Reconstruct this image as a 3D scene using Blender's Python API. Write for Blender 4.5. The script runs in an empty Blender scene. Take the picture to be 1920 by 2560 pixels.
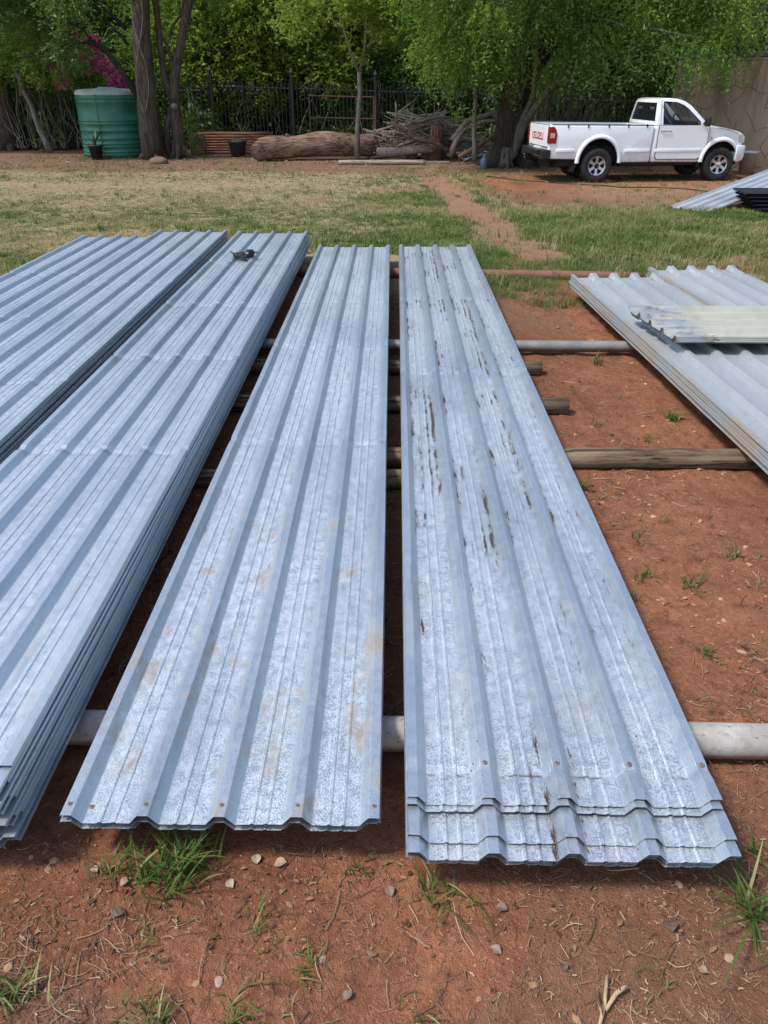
import bpy, bmesh, math, random
import numpy as np
from mathutils import Vector, Matrix
random.seed(7)
rng = np.random.default_rng(11)
sc = bpy.context.scene
col = sc.collection
PI = math.pi

# ------------------------------------------------------------------ camera
F = 1923.0
PITCH = math.atan((1280-208)/F)
H = 1.75
cam_d = bpy.data.cameras.new('camera')
cam_d.sensor_fit = 'HORIZONTAL'; cam_d.sensor_width = 36.0; cam_d.lens = 36*F/1920
cam_d.clip_start = 0.05; cam_d.clip_end = 1500
cam = bpy.data.objects.new('camera', cam_d); col.objects.link(cam)
cam.location = (0, 0, H); cam.rotation_euler = (PI/2-PITCH, 0, 0)
sc.camera = cam

# ------------------------------------------------------------------ light
SUN_EL, SUN_AZ = 57, -112            # azimuth from +Y (ahead), negative = left
w = bpy.data.worlds.new('World'); sc.world = w; w.use_nodes = True
nt = w.node_tree; nt.nodes.clear()
sky = nt.nodes.new('ShaderNodeTexSky'); sky.sky_type = 'NISHITA'; sky.sun_disc = False
sky.sun_elevation = math.radians(SUN_EL); sky.sun_rotation = math.radians(SUN_AZ)
sky.air_density = 1.0; sky.dust_density = 1.6; sky.ozone_density = 1.0
bg = nt.nodes.new('ShaderNodeBackground'); bg.inputs['Strength'].default_value = 0.145
wo = nt.nodes.new('ShaderNodeOutputWorld')
nt.links.new(sky.outputs[0], bg.inputs[0]); nt.links.new(bg.outputs[0], wo.inputs[0])
sd = bpy.data.lights.new('sun', 'SUN'); sd.energy = 2.5; sd.angle = math.radians(10); sd.color = (1, .95, .87)
sun = bpy.data.objects.new('sun', sd); col.objects.link(sun)
e, a = math.radians(SUN_EL), math.radians(SUN_AZ)
sv = Vector((math.sin(a)*math.cos(e), math.cos(a)*math.cos(e), math.sin(e)))
sun.rotation_euler = sv.to_track_quat('Z', 'Y').to_euler(); sun.location = (0, 0, 20)
sc.view_settings.view_transform = 'Standard'; sc.view_settings.look = 'None'
sc.view_settings.exposure = 0.66; sc.view_settings.gamma = 1
sc.view_settings.use_curve_mapping = False

# ------------------------------------------------------------------ helpers
def gz0(y):
    t = np.clip((np.asarray(y, float)-8.5)/8.5, 0, 1)
    return -0.28*t*t*(3-2*t)
def un(px, py, z=0.0):
    a_ = (px-960)/F; b_ = (1280-py)/F
    dy = math.cos(PITCH)+b_*math.sin(PITCH); dz = -math.sin(PITCH)+b_*math.cos(PITCH)
    t = (z-H)/dz
    return a_*t, dy*t
def gp(px, py):
    z = 0.0
    for _ in range(30):
        X, Y = un(px, py, z); z = float(gz0(Y))
    return X, Y, z

def tag(o, label=None, cat=None, group=None, kind=None):
    if label: o['label'] = label
    if cat: o['category'] = cat
    if group: o['group'] = group
    if kind: o['kind'] = kind
    return o
def empty(name, loc=(0, 0, 0), rz=0):
    o = bpy.data.objects.new(name, None); col.objects.link(o)
    o.location = loc; o.rotation_euler = (0, 0, rz); o.empty_display_size = .1
    return o
def mesh_obj(name, V, Fc, mat, parent=None, smooth=False, attr=None):
    V = np.asarray(V, float).reshape(-1, 3)
    me = bpy.data.meshes.new(name)
    if isinstance(Fc, np.ndarray):
        n, k = Fc.shape
        me.vertices.add(len(V)); me.vertices.foreach_set('co', V.ravel())
        me.loops.add(n*k); me.loops.foreach_set('vertex_index', Fc.astype(np.int32).ravel())
        me.polygons.add(n); me.polygons.foreach_set('loop_start', np.arange(0, n*k, k, dtype=np.int32))
        me.polygons.foreach_set('loop_total', np.full(n, k, dtype=np.int32))
        me.update(calc_edges=True)
    else:
        me.from_pydata([tuple(v) for v in V], [], [tuple(f) for f in Fc]); me.update()
    if attr:
        for k_, arr in attr.items():
            at = me.attributes.new(k_, 'FLOAT', 'POINT'); at.data.foreach_set('value', np.asarray(arr, np.float32).ravel())
    me.polygons.foreach_set('use_smooth', np.full(len(me.polygons), bool(smooth)))
    if mat: me.materials.append(mat)
    o = bpy.data.objects.new(name, me); col.objects.link(o)
    if parent: o.parent = parent
    return o
class MB:
    def __init__(s): s.v = []; s.f = []
    def add(s, vs, fs):
        n = len(s.v); s.v += [tuple(v) for v in vs]; s.f += [tuple(i+n for i in f) for f in fs]
    def box(s, lo, hi, R=None, c=None):
        vs = [Vector((x, y, z)) for z in (lo[2], hi[2]) for y in (lo[1], hi[1]) for x in (lo[0], hi[0])]
        if R is not None: vs = [R @ v for v in vs]
        if c is not None: vs = [v+Vector(c) for v in vs]
        s.add(vs, [(0, 2, 3, 1), (4, 5, 7, 6), (0, 1, 5, 4), (2, 6, 7, 3), (0, 4, 6, 2), (1, 3, 7, 5)])
    def tube(s, pts, rad, n=8, cap=True, jit=0, rnd=random):
        pts = [Vector(p) for p in pts]
        if not hasattr(rad, '__len__'): rad = [rad]*len(pts)
        base = len(s.v); prev = None
        for i, p in enumerate(pts):
            d = (pts[min(i+1, len(pts)-1)]-pts[max(i-1, 0)])
            if d.length < 1e-9: d = Vector((0, 0, 1))
            d.normalize()
            if prev is None:
                u = d.orthogonal().normalized()
            else:
                u = prev-d*prev.dot(d)
                u = u.normalized() if u.length > 1e-6 else d.orthogonal().normalized()
            prev = u; v = d.cross(u)
            for k in range(n):
                an = 2*PI*k/n; r = rad[i]*(1+(rnd.uniform(-jit, jit) if jit else 0))
                s.v.append(tuple(p+u*math.cos(an)*r+v*math.sin(an)*r))
        for i in range(len(pts)-1):
            for k in range(n):
                a0 = base+i*n+k; a1 = base+i*n+(k+1) % n
                s.f.append((a0, a1, a1+n, a0+n))
        if cap:
            s.f.append(tuple(base+k for k in reversed(range(n))))
            s.f.append(tuple(base+(len(pts)-1)*n+k for k in range(n)))
    def lathe(s, prof, n=32, c=(0, 0, 0), R=None):
        base = len(s.v)
        for r, z in prof:
            for k in range(n):
                v = Vector((r*math.cos(2*PI*k/n), r*math.sin(2*PI*k/n), z))
                if R is not None: v = R @ v
                s.v.append(tuple(v+Vector(c)))
        for i in range(len(prof)-1):
            for k in range(n):
                a0 = base+i*n+k; a1 = base+i*n+(k+1) % n
                s.f.append((a0, a1, a1+n, a0+n))
    def build(s, name, mat, parent=None, smooth=False, bevel=0, seg=2):
        o = mesh_obj(name, s.v, s.f, mat, parent, smooth)
        if bevel:
            b = o.modifiers.new('b', 'BEVEL'); b.width = bevel; b.segments = seg; b.limit_method = 'ANGLE'
            b.angle_limit = math.radians(40)
            apply(o)
        return o
def apply(o):
    dg = bpy.context.evaluated_depsgraph_get(); dg.update()
    me = bpy.data.meshes.new_from_object(o.evaluated_get(dg))
    o.modifiers.clear(); o.data = me
def copy_tree(o, parent=None):
    c = o.copy(); col.objects.link(c)
    if parent is not None: c.parent = parent
    for ch in list(o.children): copy_tree(ch, c)
    return c

_perm = rng.random((64, 64, 64))
def vnoise(x, y, z=0.0):
    x = np.asarray(x, float); y = np.asarray(y, float); z = np.zeros_like(x)+z
    xi = np.floor(x).astype(int); yi = np.floor(y).astype(int); zi = np.floor(z).astype(int)
    fx = x-xi; fy = y-yi; fz = z-zi
    fx = fx*fx*(3-2*fx); fy = fy*fy*(3-2*fy); fz = fz*fz*(3-2*fz)
    def g(i, j, k): return _perm[(xi+i) & 63, (yi+j) & 63, (zi+k) & 63]
    def l(a_, b_, t): return a_+(b_-a_)*t
    return l(l(l(g(0,0,0), g(1,0,0), fx), l(g(0,1,0), g(1,1,0), fx), fy),
             l(l(g(0,0,1), g(1,0,1), fx), l(g(0,1,1), g(1,1,1), fx), fy), fz)*2-1
def fbm(x, y, z=0.0, o=4):
    s = 0; am = 1; n = 0
    for i in range(o):
        s = s+am*vnoise(np.asarray(x)*2**i+17.3*i, np.asarray(y)*2**i+5.1*i, z+3.7*i); n += am; am *= .5
    return s/n

# ------------------------------------------------------------------ material helpers
class MT:
    def __init__(s, name, **kw):
        s.m = bpy.data.materials.new(name); s.m.use_nodes = True
        s.n = s.m.node_tree.nodes; s.l = s.m.node_tree.links
        s.b = s.n['Principled BSDF']
        for k, v in kw.items(): s.set(k, v)
    def set(s, k, v):
        i = s.b.inputs[k.replace('_', ' ')]
        if hasattr(v, 'is_output'): s.l.new(v, i)
        else:
            if i.type == 'RGBA' and len(v) == 3: v = (*v, 1)
            i.default_value = v
    def _in(s, sock, v):
        if v is None: return
        if hasattr(v, 'is_output'): s.l.new(v, sock)
        else:
            if sock.type == 'RGBA' and len(v) == 3: v = (*v, 1)
            sock.default_value = v
    def obj(s, which='Object'): return s.n.new('ShaderNodeTexCoord').outputs[which]
    def geo(s): return s.n.new('ShaderNodeNewGeometry').outputs['Position']
    def attr(s, name):
        n = s.n.new('ShaderNodeAttribute'); n.attribute_name = name; return n.outputs['Fac']
    def rnd(s): return s.n.new('ShaderNodeObjectInfo').outputs['Random']
    def map(s, vec, scale=(1, 1, 1), loc=(0, 0, 0)):
        n = s.n.new('ShaderNodeMapping'); s.l.new(vec, n.inputs[0]); n.inputs['Scale'].default_value = scale
        n.inputs['Location'].default_value = loc; return n.outputs[0]
    def noise(s, vec, scale, detail=4, rough=.55, dist=0):
        n = s.n.new('ShaderNodeTexNoise'); s.l.new(vec, n.inputs['Vector']); n.inputs['Scale'].default_value = scale
        n.inputs['Detail'].default_value = detail; n.inputs['Roughness'].default_value = rough
        n.inputs['Distortion'].default_value = dist
        return n.outputs['Fac']
    def voro(s, vec, scale, feature='F1', out='Distance'):
        n = s.n.new('ShaderNodeTexVoronoi'); s.l.new(vec, n.inputs['Vector']); n.inputs['Scale'].default_value = scale
        n.feature = feature; return n.outputs[out]
    def math(s, op, a_, b_=None, c_=None, clamp=False):
        n = s.n.new('ShaderNodeMath'); n.operation = op; n.use_clamp = clamp
        s._in(n.inputs[0], a_); s._in(n.inputs[1], b_)
        if c_ is not None: s._in(n.inputs[2], c_)
        return n.outputs[0]
    def rng(s, v, a_, b_, c_=0, d_=1, smooth=True):
        n = s.n.new('ShaderNodeMapRange'); n.interpolation_type = 'SMOOTHSTEP' if smooth else 'LINEAR'
        s._in(n.inputs[0], v)
        for i, q in enumerate((a_, b_, c_, d_)): n.inputs[i+1].default_value = q
        return n.outputs[0]
    def mix(s, f, a_, b_, blend='MIX'):
        n = s.n.new('ShaderNodeMix'); n.data_type = 'RGBA'; n.blend_type = blend
        s._in(n.inputs[0], f); s._in(n.inputs[6], a_); s._in(n.inputs[7], b_); return n.outputs[2]
    def sep(s, v):
        n = s.n.new('ShaderNodeSeparateXYZ'); s.l.new(v, n.inputs[0]); return n.outputs
    def bump(s, h, strength=.5, dist=.01):
        n = s.n.new('ShaderNodeBump'); n.inputs['Strength'].default_value = strength
        n.inputs['Distance'].default_value = dist; s._in(n.inputs['Height'], h)
        s.l.new(n.outputs[0], s.b.inputs['Normal']); return n

def simple(name, c, rough=.6, metal=0, var=.25, scale=8, bump=0.0, spec=.5, c2=None):
    m = MT(name, Roughness=rough, Metallic=metal)
    m.b.inputs['Specular IOR Level'].default_value = spec
    n = m.noise(m.obj(), scale, 5, .6)
    c2 = c2 or tuple(x*(1-var) for x in c)
    m.set('Base Color', m.mix(m.rng(n, .3, .7), c2, c))
    if bump: m.bump(m.noise(m.obj(), scale*5, 5), bump, .01)
    return m.m

# --- roofing metal
def roof_mat(name, base, dark, white, speck, rust, dirt, metal=.75, rough=.31, seed=0, streak=.35, far=(0, 0), crease=0):
    m = MT(name); o = m.obj(); X, Y, Z = m.sep(o)
    wob = m.math('MULTIPLY', m.math('SUBTRACT', m.noise(m.map(o, (1, .6, 1), (seed, seed, 0)), 3, 2), .5), .012)
    xs = m.math('ADD', X, wob)
    t = m.math('ABSOLUTE', m.math('SUBTRACT', m.math('MODULO', m.math('ADD', xs, .095+.19*10), .19), .095))
    # t: distance from the nearest rib centre
    big = m.noise(m.map(o, (1, .35, 1), (seed*3.1, 0, 0)), 2.2, 4, .6)
    fine = m.noise(m.map(o, (1, .8, 1), (seed, 0, 0)), 260, 2, .8)
    mid = m.noise(m.map(o, (1, .8, 1), (0, seed, 0)), 30, 4, .65)
    pan = m.rng(t, .03, .045)
    sp = m.rng(m.math('ADD', fine, m.math('MULTIPLY', m.math('SUBTRACT', mid, .5), .35)), .43, .54)
    spk = m.math('MULTIPLY', m.math('MULTIPLY', sp, m.rng(big, .2, .6, .55, 1)), m.math('MULTIPLY_ADD', pan, .65, .35))
    c = m.mix(m.rng(big, .3, .7), dark, base)
    c = m.mix(m.math('MULTIPLY', spk, speck), c, white)
    grime = m.rng(m.noise(m.map(o, (1, .06, 1), (seed*2, 0, 0)), 25, 4, .6), .5, .75)
    c = m.mix(m.math('MULTIPLY', grime, streak), c, tuple(x*.55 for x in dark))
    # brown dust lying in patches, denser towards the near end
    dn = m.noise(m.map(o, (1, .55, 1), (seed+5, 2, 0)), 7, 6, .72)
    near = m.math('MAXIMUM', m.rng(Y, 0, 2.6, 1, .35), m.rng(Y, 6.4, 7.9, 0, 1.0)) if not far[0] else m.rng(Y, far[0], far[1], .3, 1)
    dm = m.math('MULTIPLY', m.rng(m.math('MULTIPLY', dn, m.math('MULTIPLY_ADD', near, .3, .75)), .52, .68), dirt)
    dm = m.math('MULTIPLY', dm, m.rng(fine, .3, .6, .45, 1))
    c = m.mix(dm, c, (.27, .215, .16))
    if far[0]:
        ed = m.math('MULTIPLY', m.rng(X, -.375, -.315, 1, 0), m.rng(m.noise(m.map(o, (1, .5, 1)), 6, 5, .7), .40, .60))
        c = m.mix(m.math('MULTIPLY', ed, .75), c, (.42, .33, .24))
    # rust running along the foot of the ribs and the pan stiffeners
    foot = m.math('MULTIPLY', m.rng(t, .036, .044), m.rng(t, .048, .062, 1, 0))
    mid_l = m.math('MULTIPLY', m.rng(t, .068, .074), m.rng(t, .078, .088, 1, 0))
    zone = m.rng(m.noise(m.map(o, (1.6, .5, 1), (seed*2.3, 4, 0)), 3.0, 2, .5), .44, .60, 0, 1.0)
    r1 = m.noise(m.map(o, (1.9, .27, 1), (seed*7, seed, 0)), 24, 7, .8)
    tj = m.math('MULTIPLY_ADD', m.math('SUBTRACT', fine, .5), .022, t)
    bnd = m.math('MAXIMUM', m.math('MULTIPLY', m.rng(tj, .028, .036), m.rng(tj, .044, .058, 1, 0)), m.math('MULTIPLY', m.math('MULTIPLY', m.rng(tj, .062, .068), m.rng(tj, .074, .086, 1, 0)), .8))
    side = m.math('MULTIPLY', m.rng(X, .12, .40, 1, .45), m.rng(Y, .3, 1.6, .5, 1))
    score = m.math('ADD', r1, m.math('ADD', m.math('MULTIPLY', bnd, .17), m.math('MULTIPLY', m.math('MULTIPLY', zone, side), .16)))
    T = .930-.13*rust
    ru = m.math('MULTIPLY', m.rng(score, T, T+.03), min(1, .3+rust))
    dots = m.math('MULTIPLY', m.rng(m.voro(m.map(o, (1, .8, 1), (seed, 1, 0)), 24), .05, .09, 1, 0), m.rng(big, .48, .6))
    ru = m.math('MAXIMUM', ru, m.math('MULTIPLY', dots, min(1, .25+rust)))
    if crease:
        yy = m.math('ABSOLUTE', m.math('SUBTRACT', m.math('MULTIPLY_ADD', m.noise(m.map(o, (1, 0, 0)), 16, 3, .6), .03, Y), .11))
        cr = m.math('MULTIPLY', m.math('MULTIPLY', m.rng(yy, .0015, .007, 1, 0), pan), m.rng(m.noise(m.map(o, (1, 0, 0), (3, 0, 0)), 9, 4, .7), .42, .52))
        ru = m.math('MAXIMUM', ru, m.math('MULTIPLY', cr, .8))
    halo = m.math('MULTIPLY', m.rng(score, T-.09, T+.01), min(.42, .12+.4*rust))
    c = m.mix(halo, c, (.27, .225, .19))
    c = m.mix(ru, c, (.055, .034, .025))
    cover = m.math('MAXIMUM', ru, dm)
    m.set('Base Color', c)
    m.set('Metallic', m.math('MULTIPLY', m.math('SUBTRACT', 1, cover), m.math('MULTIPLY_ADD', spk, -.45*metal*speck*1.2, metal)))
    m.set('Roughness', m.math('MULTIPLY_ADD', spk, .22, m.math('MULTIPLY_ADD', mid, .25, rough-.1)))
    hgt = m.math('ADD', m.math('MULTIPLY', big, 1.0), m.math('MULTIPLY', fine, .012))
    m.bump(hgt, .35, .006)
    return m.m
GA = roof_mat('galvanised_speckled', (.48, .535, .58), (.40, .455, .505), (.72, .755, .785), .62, .28, 1.0, seed=1)
GB = roof_mat('galvanised_rusted', (.48, .53, .575), (.40, .45, .50), (.70, .735, .76), .55, 1.02, .35, seed=4, crease=1)
GC = roof_mat('galvanised_smooth', (.53, .59, .635), (.45, .51, .56), (.68, .725, .76), .3, .12, .3, seed=9, rough=.30)
GD = roof_mat('galvanised_dusty', (.52, .58, .625), (.44, .50, .55), (.66, .71, .75), .25, .05, .45, seed=13, rough=.33)
GF = roof_mat('pale_coated_steel', (.38, .41, .42), (.33, .36, .375), (.46, .485, .495), .3, .03, .5, metal=.45, rough=.45, seed=17, streak=.12, far=(3, 4.2))
GI = roof_mat('silver_steel', (.46, .49, .52), (.37, .4, .44), (.6, .62, .64), .4, .0, .1, metal=.5, rough=.4, seed=21)
def cream_mat():
    m = MT('cream_coated_steel', Roughness=.45); o = m.obj(); X, Y, Z = m.sep(o)
    n = m.noise(o, 5, 5, .6)
    c = m.mix(m.rng(n, .3, .7), (.35, .355, .295), (.41, .415, .35))
    bare = m.math('MULTIPLY', m.rng(Y, .25, .42, 1, 0), m.rng(m.noise(m.map(o, (3, .5, 1)), 6, 5, .7), .42, .52))
    c = m.mix(bare, c, (.42, .44, .46))
    d = m.math('MULTIPLY', m.rng(Y, .0, .75, 1, 0), m.rng(m.noise(m.map(o, (1.5, .7, 1), (3, 0, 0)), 9, 6, .75), .48, .66))
    c = m.mix(d, c, (.22, .17, .13))
    m.set('Base Color', c); m.set('Metallic', m.math('MULTIPLY', bare, .6)); return m.m
GH = cream_mat()
GJ = simple('charcoal_coated_steel', (.035, .038, .042), .28, .3, .3, 6)

# --- ground
def ground_mat():
    m = MT('soil_and_turf', Roughness=.95); m.b.inputs['Specular IOR Level'].default_value = .08
    P = m.geo(); g = m.attr('grass'); lit = m.attr('litter'); pale = m.attr('pale')
    n1 = m.noise(P, 1.3, 6, .65); n2 = m.noise(P, 9, 6, .7); n3 = m.noise(P, 60, 4, .75); n4 = m.noise(P, 240, 2, .7)
    red = m.mix(m.rng(n1, .3, .7), (.205, .084, .044), (.345, .148, .080))
    red = m.mix(m.rng(n2, .48, .66, 0, .7), red, (.155, .066, .038))
    n25 = m.noise(P, 26, 5, .8, .6); red = m.mix(m.rng(n25, .53, .64, 0, .6), red, (.12, .052, .032))
    red = m.mix(m.rng(n3, .52, .70, 0, .5), red, (.50, .27, .165))
    red = m.mix(m.rng(n3, .3, .44, .55, 0), red, (.17, .075, .046))
    brown = m.mix(m.rng(n2, .35, .65), (.13, .082, .053), (.235, .155, .10))
    c = m.mix(lit, red, brown)
    dry = m.mix(m.rng(n3, .35, .65), (.40, .33, .20), (.25, .20, .11))
    palec = m.mix(m.rng(n2, .4, .6), (.38, .27, .17), (.29, .20, .125))
    c = m.mix(pale, c, palec)
    thatch = m.math('MULTIPLY', m.rng(m.math('ADD', m.math('MULTIPLY', n2, .5), m.math('MULTIPLY', n3, .5)), .30, .50), m.rng(g, 0, .35))
    c = m.mix(thatch, c, dry)
    specks = m.rng(m.voro(P, 70), .10, .16, 1, 0)
    spm = m.math('MULTIPLY', specks, m.rng(m.noise(P, 33, 2), .5, .62))
    c = m.mix(m.math('MULTIPLY', spm, .7), c, (.50, .33, .22))
    m.set('Base Color', c)
    h = m.math('ADD', m.math('ADD', m.math('MULTIPLY', n2, 1.0), m.math('MULTIPLY', n3, .45)), m.math('ADD', m.math('MULTIPLY', n4, .15), m.math('MULTIPLY_ADD', spm, .2, m.math('MULTIPLY', n25, -.5))))
    m.bump(h, .8, .035)
    return m.m
SOIL = ground_mat()

def leaf_mat(name, cA, cB, cC=None, trans=.35):
    m = MT(name, Roughness=.5); m.b.inputs['Specular IOR Level'].default_value = .3
    t = m.attr('tint')
    c = m.mix(t, cA, cB)
    if cC: c = m.mix(m.rng(t, .9, .97), c, cC)
    m.set('Base Color', c)
    tr = m.n.new('ShaderNodeBsdfTranslucent'); m.l.new(m.mix(.5, c, (.16, .26, .02), 'MIX'), tr.inputs[0])
    ms = m.n.new('ShaderNodeMixShader'); ms.inputs[0].default_value = trans
    m.l.new(m.b.outputs[0], ms.inputs[1]); m.l.new(tr.outputs[0], ms.inputs[2])
    m.l.new(ms.outputs[0], m.n['Material Output'].inputs[0])
    return m.m
L_BRIGHT = leaf_mat('leaf_lime', (.13, .22, .03), (.29, .38, .055), trans=.52)
L_MID = leaf_mat('leaf_mid_green', (.08, .16, .03), (.20, .32, .05), trans=.52)
L_PEPPER = leaf_mat('leaf_pepper_green', (.075, .165, .028), (.21, .35, .055), trans=.52)
L_DARK = leaf_mat('leaf_dark_green', (.045, .10, .028), (.12, .21, .045), trans=.3)
L_DRY = leaf_mat('leaf_olive_brown', (.05, .045, .025), (.09, .09, .04), trans=.15)
L_MAG = leaf_mat('bract_magenta', (.50, .03, .22), (.78, .12, .42), trans=.2)
def grass_mat():
    m = MT('grass_blades', Roughness=.6); m.b.inputs['Specular IOR Level'].default_value = .25
    t = m.attr('tint')
    c = m.mix(m.rng(t, 0, .5, smooth=False), (.055, .12, .018), (.15, .20, .045))
    c = m.mix(m.rng(t, .5, 1, smooth=False), c, (.42, .34, .18))
    m.set('Base Color', c)
    tr = m.n.new('ShaderNodeBsdfTranslucent'); m.l.new(c, tr.inputs[0])
    ms = m.n.new('ShaderNodeMixShader'); ms.inputs[0].default_value = .3
    m.l.new(m.b.outputs[0], ms.inputs[1]); m.l.new(tr.outputs[0], ms.inputs[2])
    m.l.new(ms.outputs[0], m.n['Material Output'].inputs[0]); return m.m
GRASS = grass_mat()
def bark_mat(name, a_, b_, sc_=1.0):
    m = MT(name, Roughness=.9); m.b.inputs['Specular IOR Level'].default_value = .2
    o = m.obj(); n = m.noise(m.map(o, (6*sc_, 6*sc_, 1.2*sc_)), 3, 7, .7, .6); n2 = m.noise(o, 2.2, 4)
    c = m.mix(m.rng(n, .35, .65), a_, b_); c = m.mix(m.rng(n2, .5, .75, 0, .5), c, tuple(x*.5 for x in a_))
    m.set('Base Color', c); m.bump(n, .9, .04); return m.m
BARK = bark_mat('bark_dark_brown', (.045, .036, .028), (.13, .105, .08))
BARK_G = bark_mat('bark_grey', (.13, .12, .10), (.27, .25, .21))
BARK_B = bark_mat('bark_black', (.02, .016, .013), (.06, .048, .038))
DEADW = bark_mat('dead_wood', (.17, .13, .10), (.42, .36, .30), 1.5)
def wood_long(name, a_, b_, c_, axis=0, fr=14):
    m = MT(name, Roughness=.85); m.b.inputs['Specular IOR Level'].default_value = .2
    o = m.obj(); s = [fr]*3; s[axis] = .7
    n = m.noise(m.map(o, s), 2.2, 7, .7, .4); n2 = m.noise(o, 1.6, 4)
    c = m.mix(m.rng(n, .38, .6), a_, b_); c = m.mix(m.rng(n2, .45, .7, 0, .7), c, c_)
    cr = m.rng(m.noise(m.map(o, [x*1.6 for x in s]), 2, 3, .5, .2), .36, .42, 1, 0)
    c = m.mix(m.math('MULTIPLY', cr, .8), c, (.03, .022, .018))
    m.set('Base Color', c); m.bump(m.math('SUBTRACT', n, cr), .8, .02); return m.m
POLE_W = wood_long('weathered_pole', (.075, .050, .033), (.215, .152, .10), (.32, .255, .15))
LOG_W = wood_long('log_wood', (.075, .044, .032), (.225, .15, .11), (.33, .22, .14), fr=9)

# ------------------------------------------------------------------ GROUND
def sstep(v, a_, b_):
    t = np.clip((v-a_)/(b_-a_), 0, 1); return t*t*(3-2*t)
def axis_pts(segs):
    out = []
    for a_, b_, st in segs:
        n = max(1, int(round((b_-a_)/st))); out += list(np.linspace(a_, b_, n, endpoint=False))
    out.append(segs[-1][1]); return np.array(out)
gx = axis_pts([(-400, -60, 68), (-60, -16, 4), (-16, -6, .5), (-6, -1.7, .06), (-1.7, 2.3, .016), (2.3, 6, .05), (6, 16, .5), (16, 60, 4), (60, 400, 68)])
gy = axis_pts([(-300, -20, 56), (-20, -1, 1.6), (-1, .5, .15), (.5, 2.7, .014), (2.7, 9.5, .03), (9.5, 24, .16), (24, 60, 1.2), (60, 900, 84)])
def gheight(x, y):
    z = gz0(y)
    nf = np.clip(1-(np.asarray(y)-9)/6, .25, 1)
    big_ = sstep(x, .7, 1.2)*sstep(y, 1.9, 2.4)*(1-sstep(y, 8.5, 9.5))
    z = z+big_*(.015*fbm(x*7, y*7, 12., 3)+.012*np.abs(fbm(x*24, y*24, 13., 3)))
    z = z+.022*fbm(x*.9, y*.9, 1.0, 3)+.014*nf*fbm(x*4.5, y*4.5, 2.0, 3)+.0075*nf*fbm(x*22, y*22, 3.0, 4)
    m = np.exp(-((x-2.0)/.9)**2-((y-3.0)/.45)**2)*.035       # low heap of earth right of the sheets
    return z+m-.012
PATH = np.array([gp(a_, b_)[:2] for a_, b_ in ((1060, 425), (1090, 448), (1120, 475), (1185, 530), (1262, 590), (1330, 655))])
def path_d(x, y):
    px = np.interp(y, PATH[::-1][:, 1], PATH[::-1][:, 0]); return np.abs(x-px+.15*vnoise(np.asarray(x)*0+3, y*1.3))
def grassiness(x, y):
    n = fbm(x*.55, y*.55, 5.0, 4); n2 = fbm(x*2.2, y*2.2, 7.0, 3)
    g = sstep(y+n*1.2+n2*.5, 7.6, 9.0)*(1-sstep(y+n*1.6+n2*.8, 19.8, 22.6))
    left = sstep(-x+n*.4, 3.1, 3.8)*sstep(y, 3.5, 5.5)*(1-sstep(y+n*1.6, 20.6, 22.6))
    g = np.maximum(g, left)
    g = g*(1-.95*(1-sstep(path_d(x, y), .22, .55))*sstep(y, 7, 8))
    tr = sstep(x-n*1.2, 2.0, 3.6)*sstep(y+n*1.0+n2*.4, 14.2, 15.6)      # bare drive under the pickup
    g = g*(1-.93*tr)
    st = np.exp(-((y-19.0-n*.7)/.8)**2)*sstep(-x, 0, 2)           # worn pale strip
    g = g*(1-.75*st)
    g = g*np.clip(.72+.75*n+.55*n2, .12, 1)
    return np.clip(g, 0, 1)
GXX, GYY = np.meshgrid(gx, gy)
gv = np.stack([GXX, GYY, gheight(GXX, GYY)], -1).reshape(-1, 3)
nx, ny = len(gx), len(gy)
ii = (np.arange(ny-1)[:, None]*nx+np.arange(nx-1)[None, :]).ravel()
gf = np.stack([ii, ii+1, ii+nx+1, ii+nx], 1)
X_, Y_ = gv[:, 0], gv[:, 1]
nn = fbm(X_*.8, Y_*.8, 9.0, 3)
litter = np.clip(sstep(Y_+nn*1.5, 20.2, 22.6)*.85+(1-sstep(Y_, 1.0, 2.0))*.38*(nn > -.3), 0, 1)
litter = litter*(1-.35*sstep(X_, 3, 5))
gapdirt = np.exp(-((X_-.03)/.12)**2)*.5*(Y_ < 8.5)*(Y_ > 1.6)
litter = np.clip(litter+gapdirt+.5*sstep(Y_+nn, 5.6, 6.6)*(Y_ < 9)*(X_ < 1.6)+.4*sstep(Y_+nn,8.8,9.8)*(1-sstep(Y_,17,19)), 0, 1)
pale = np.clip(np.exp(-((Y_-19.0-nn*.7)/.9)**2)*sstep(-X_, -1, 1)*.9+.40*sstep(X_, 3, 5)*np.exp(-((Y_-17.8)/1.8)**2)+.42*(1-sstep(path_d(X_, Y_), .2, .6))*sstep(Y_, 8, 10), 0, 1)
ground = mesh_obj('ground', gv, gf, SOIL, smooth=True, attr={'grass': grassiness(X_, Y_), 'litter': litter, 'pale': pale})
tag(ground, 'red soil ground with dry turf beyond the sheets', kind='structure')

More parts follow.
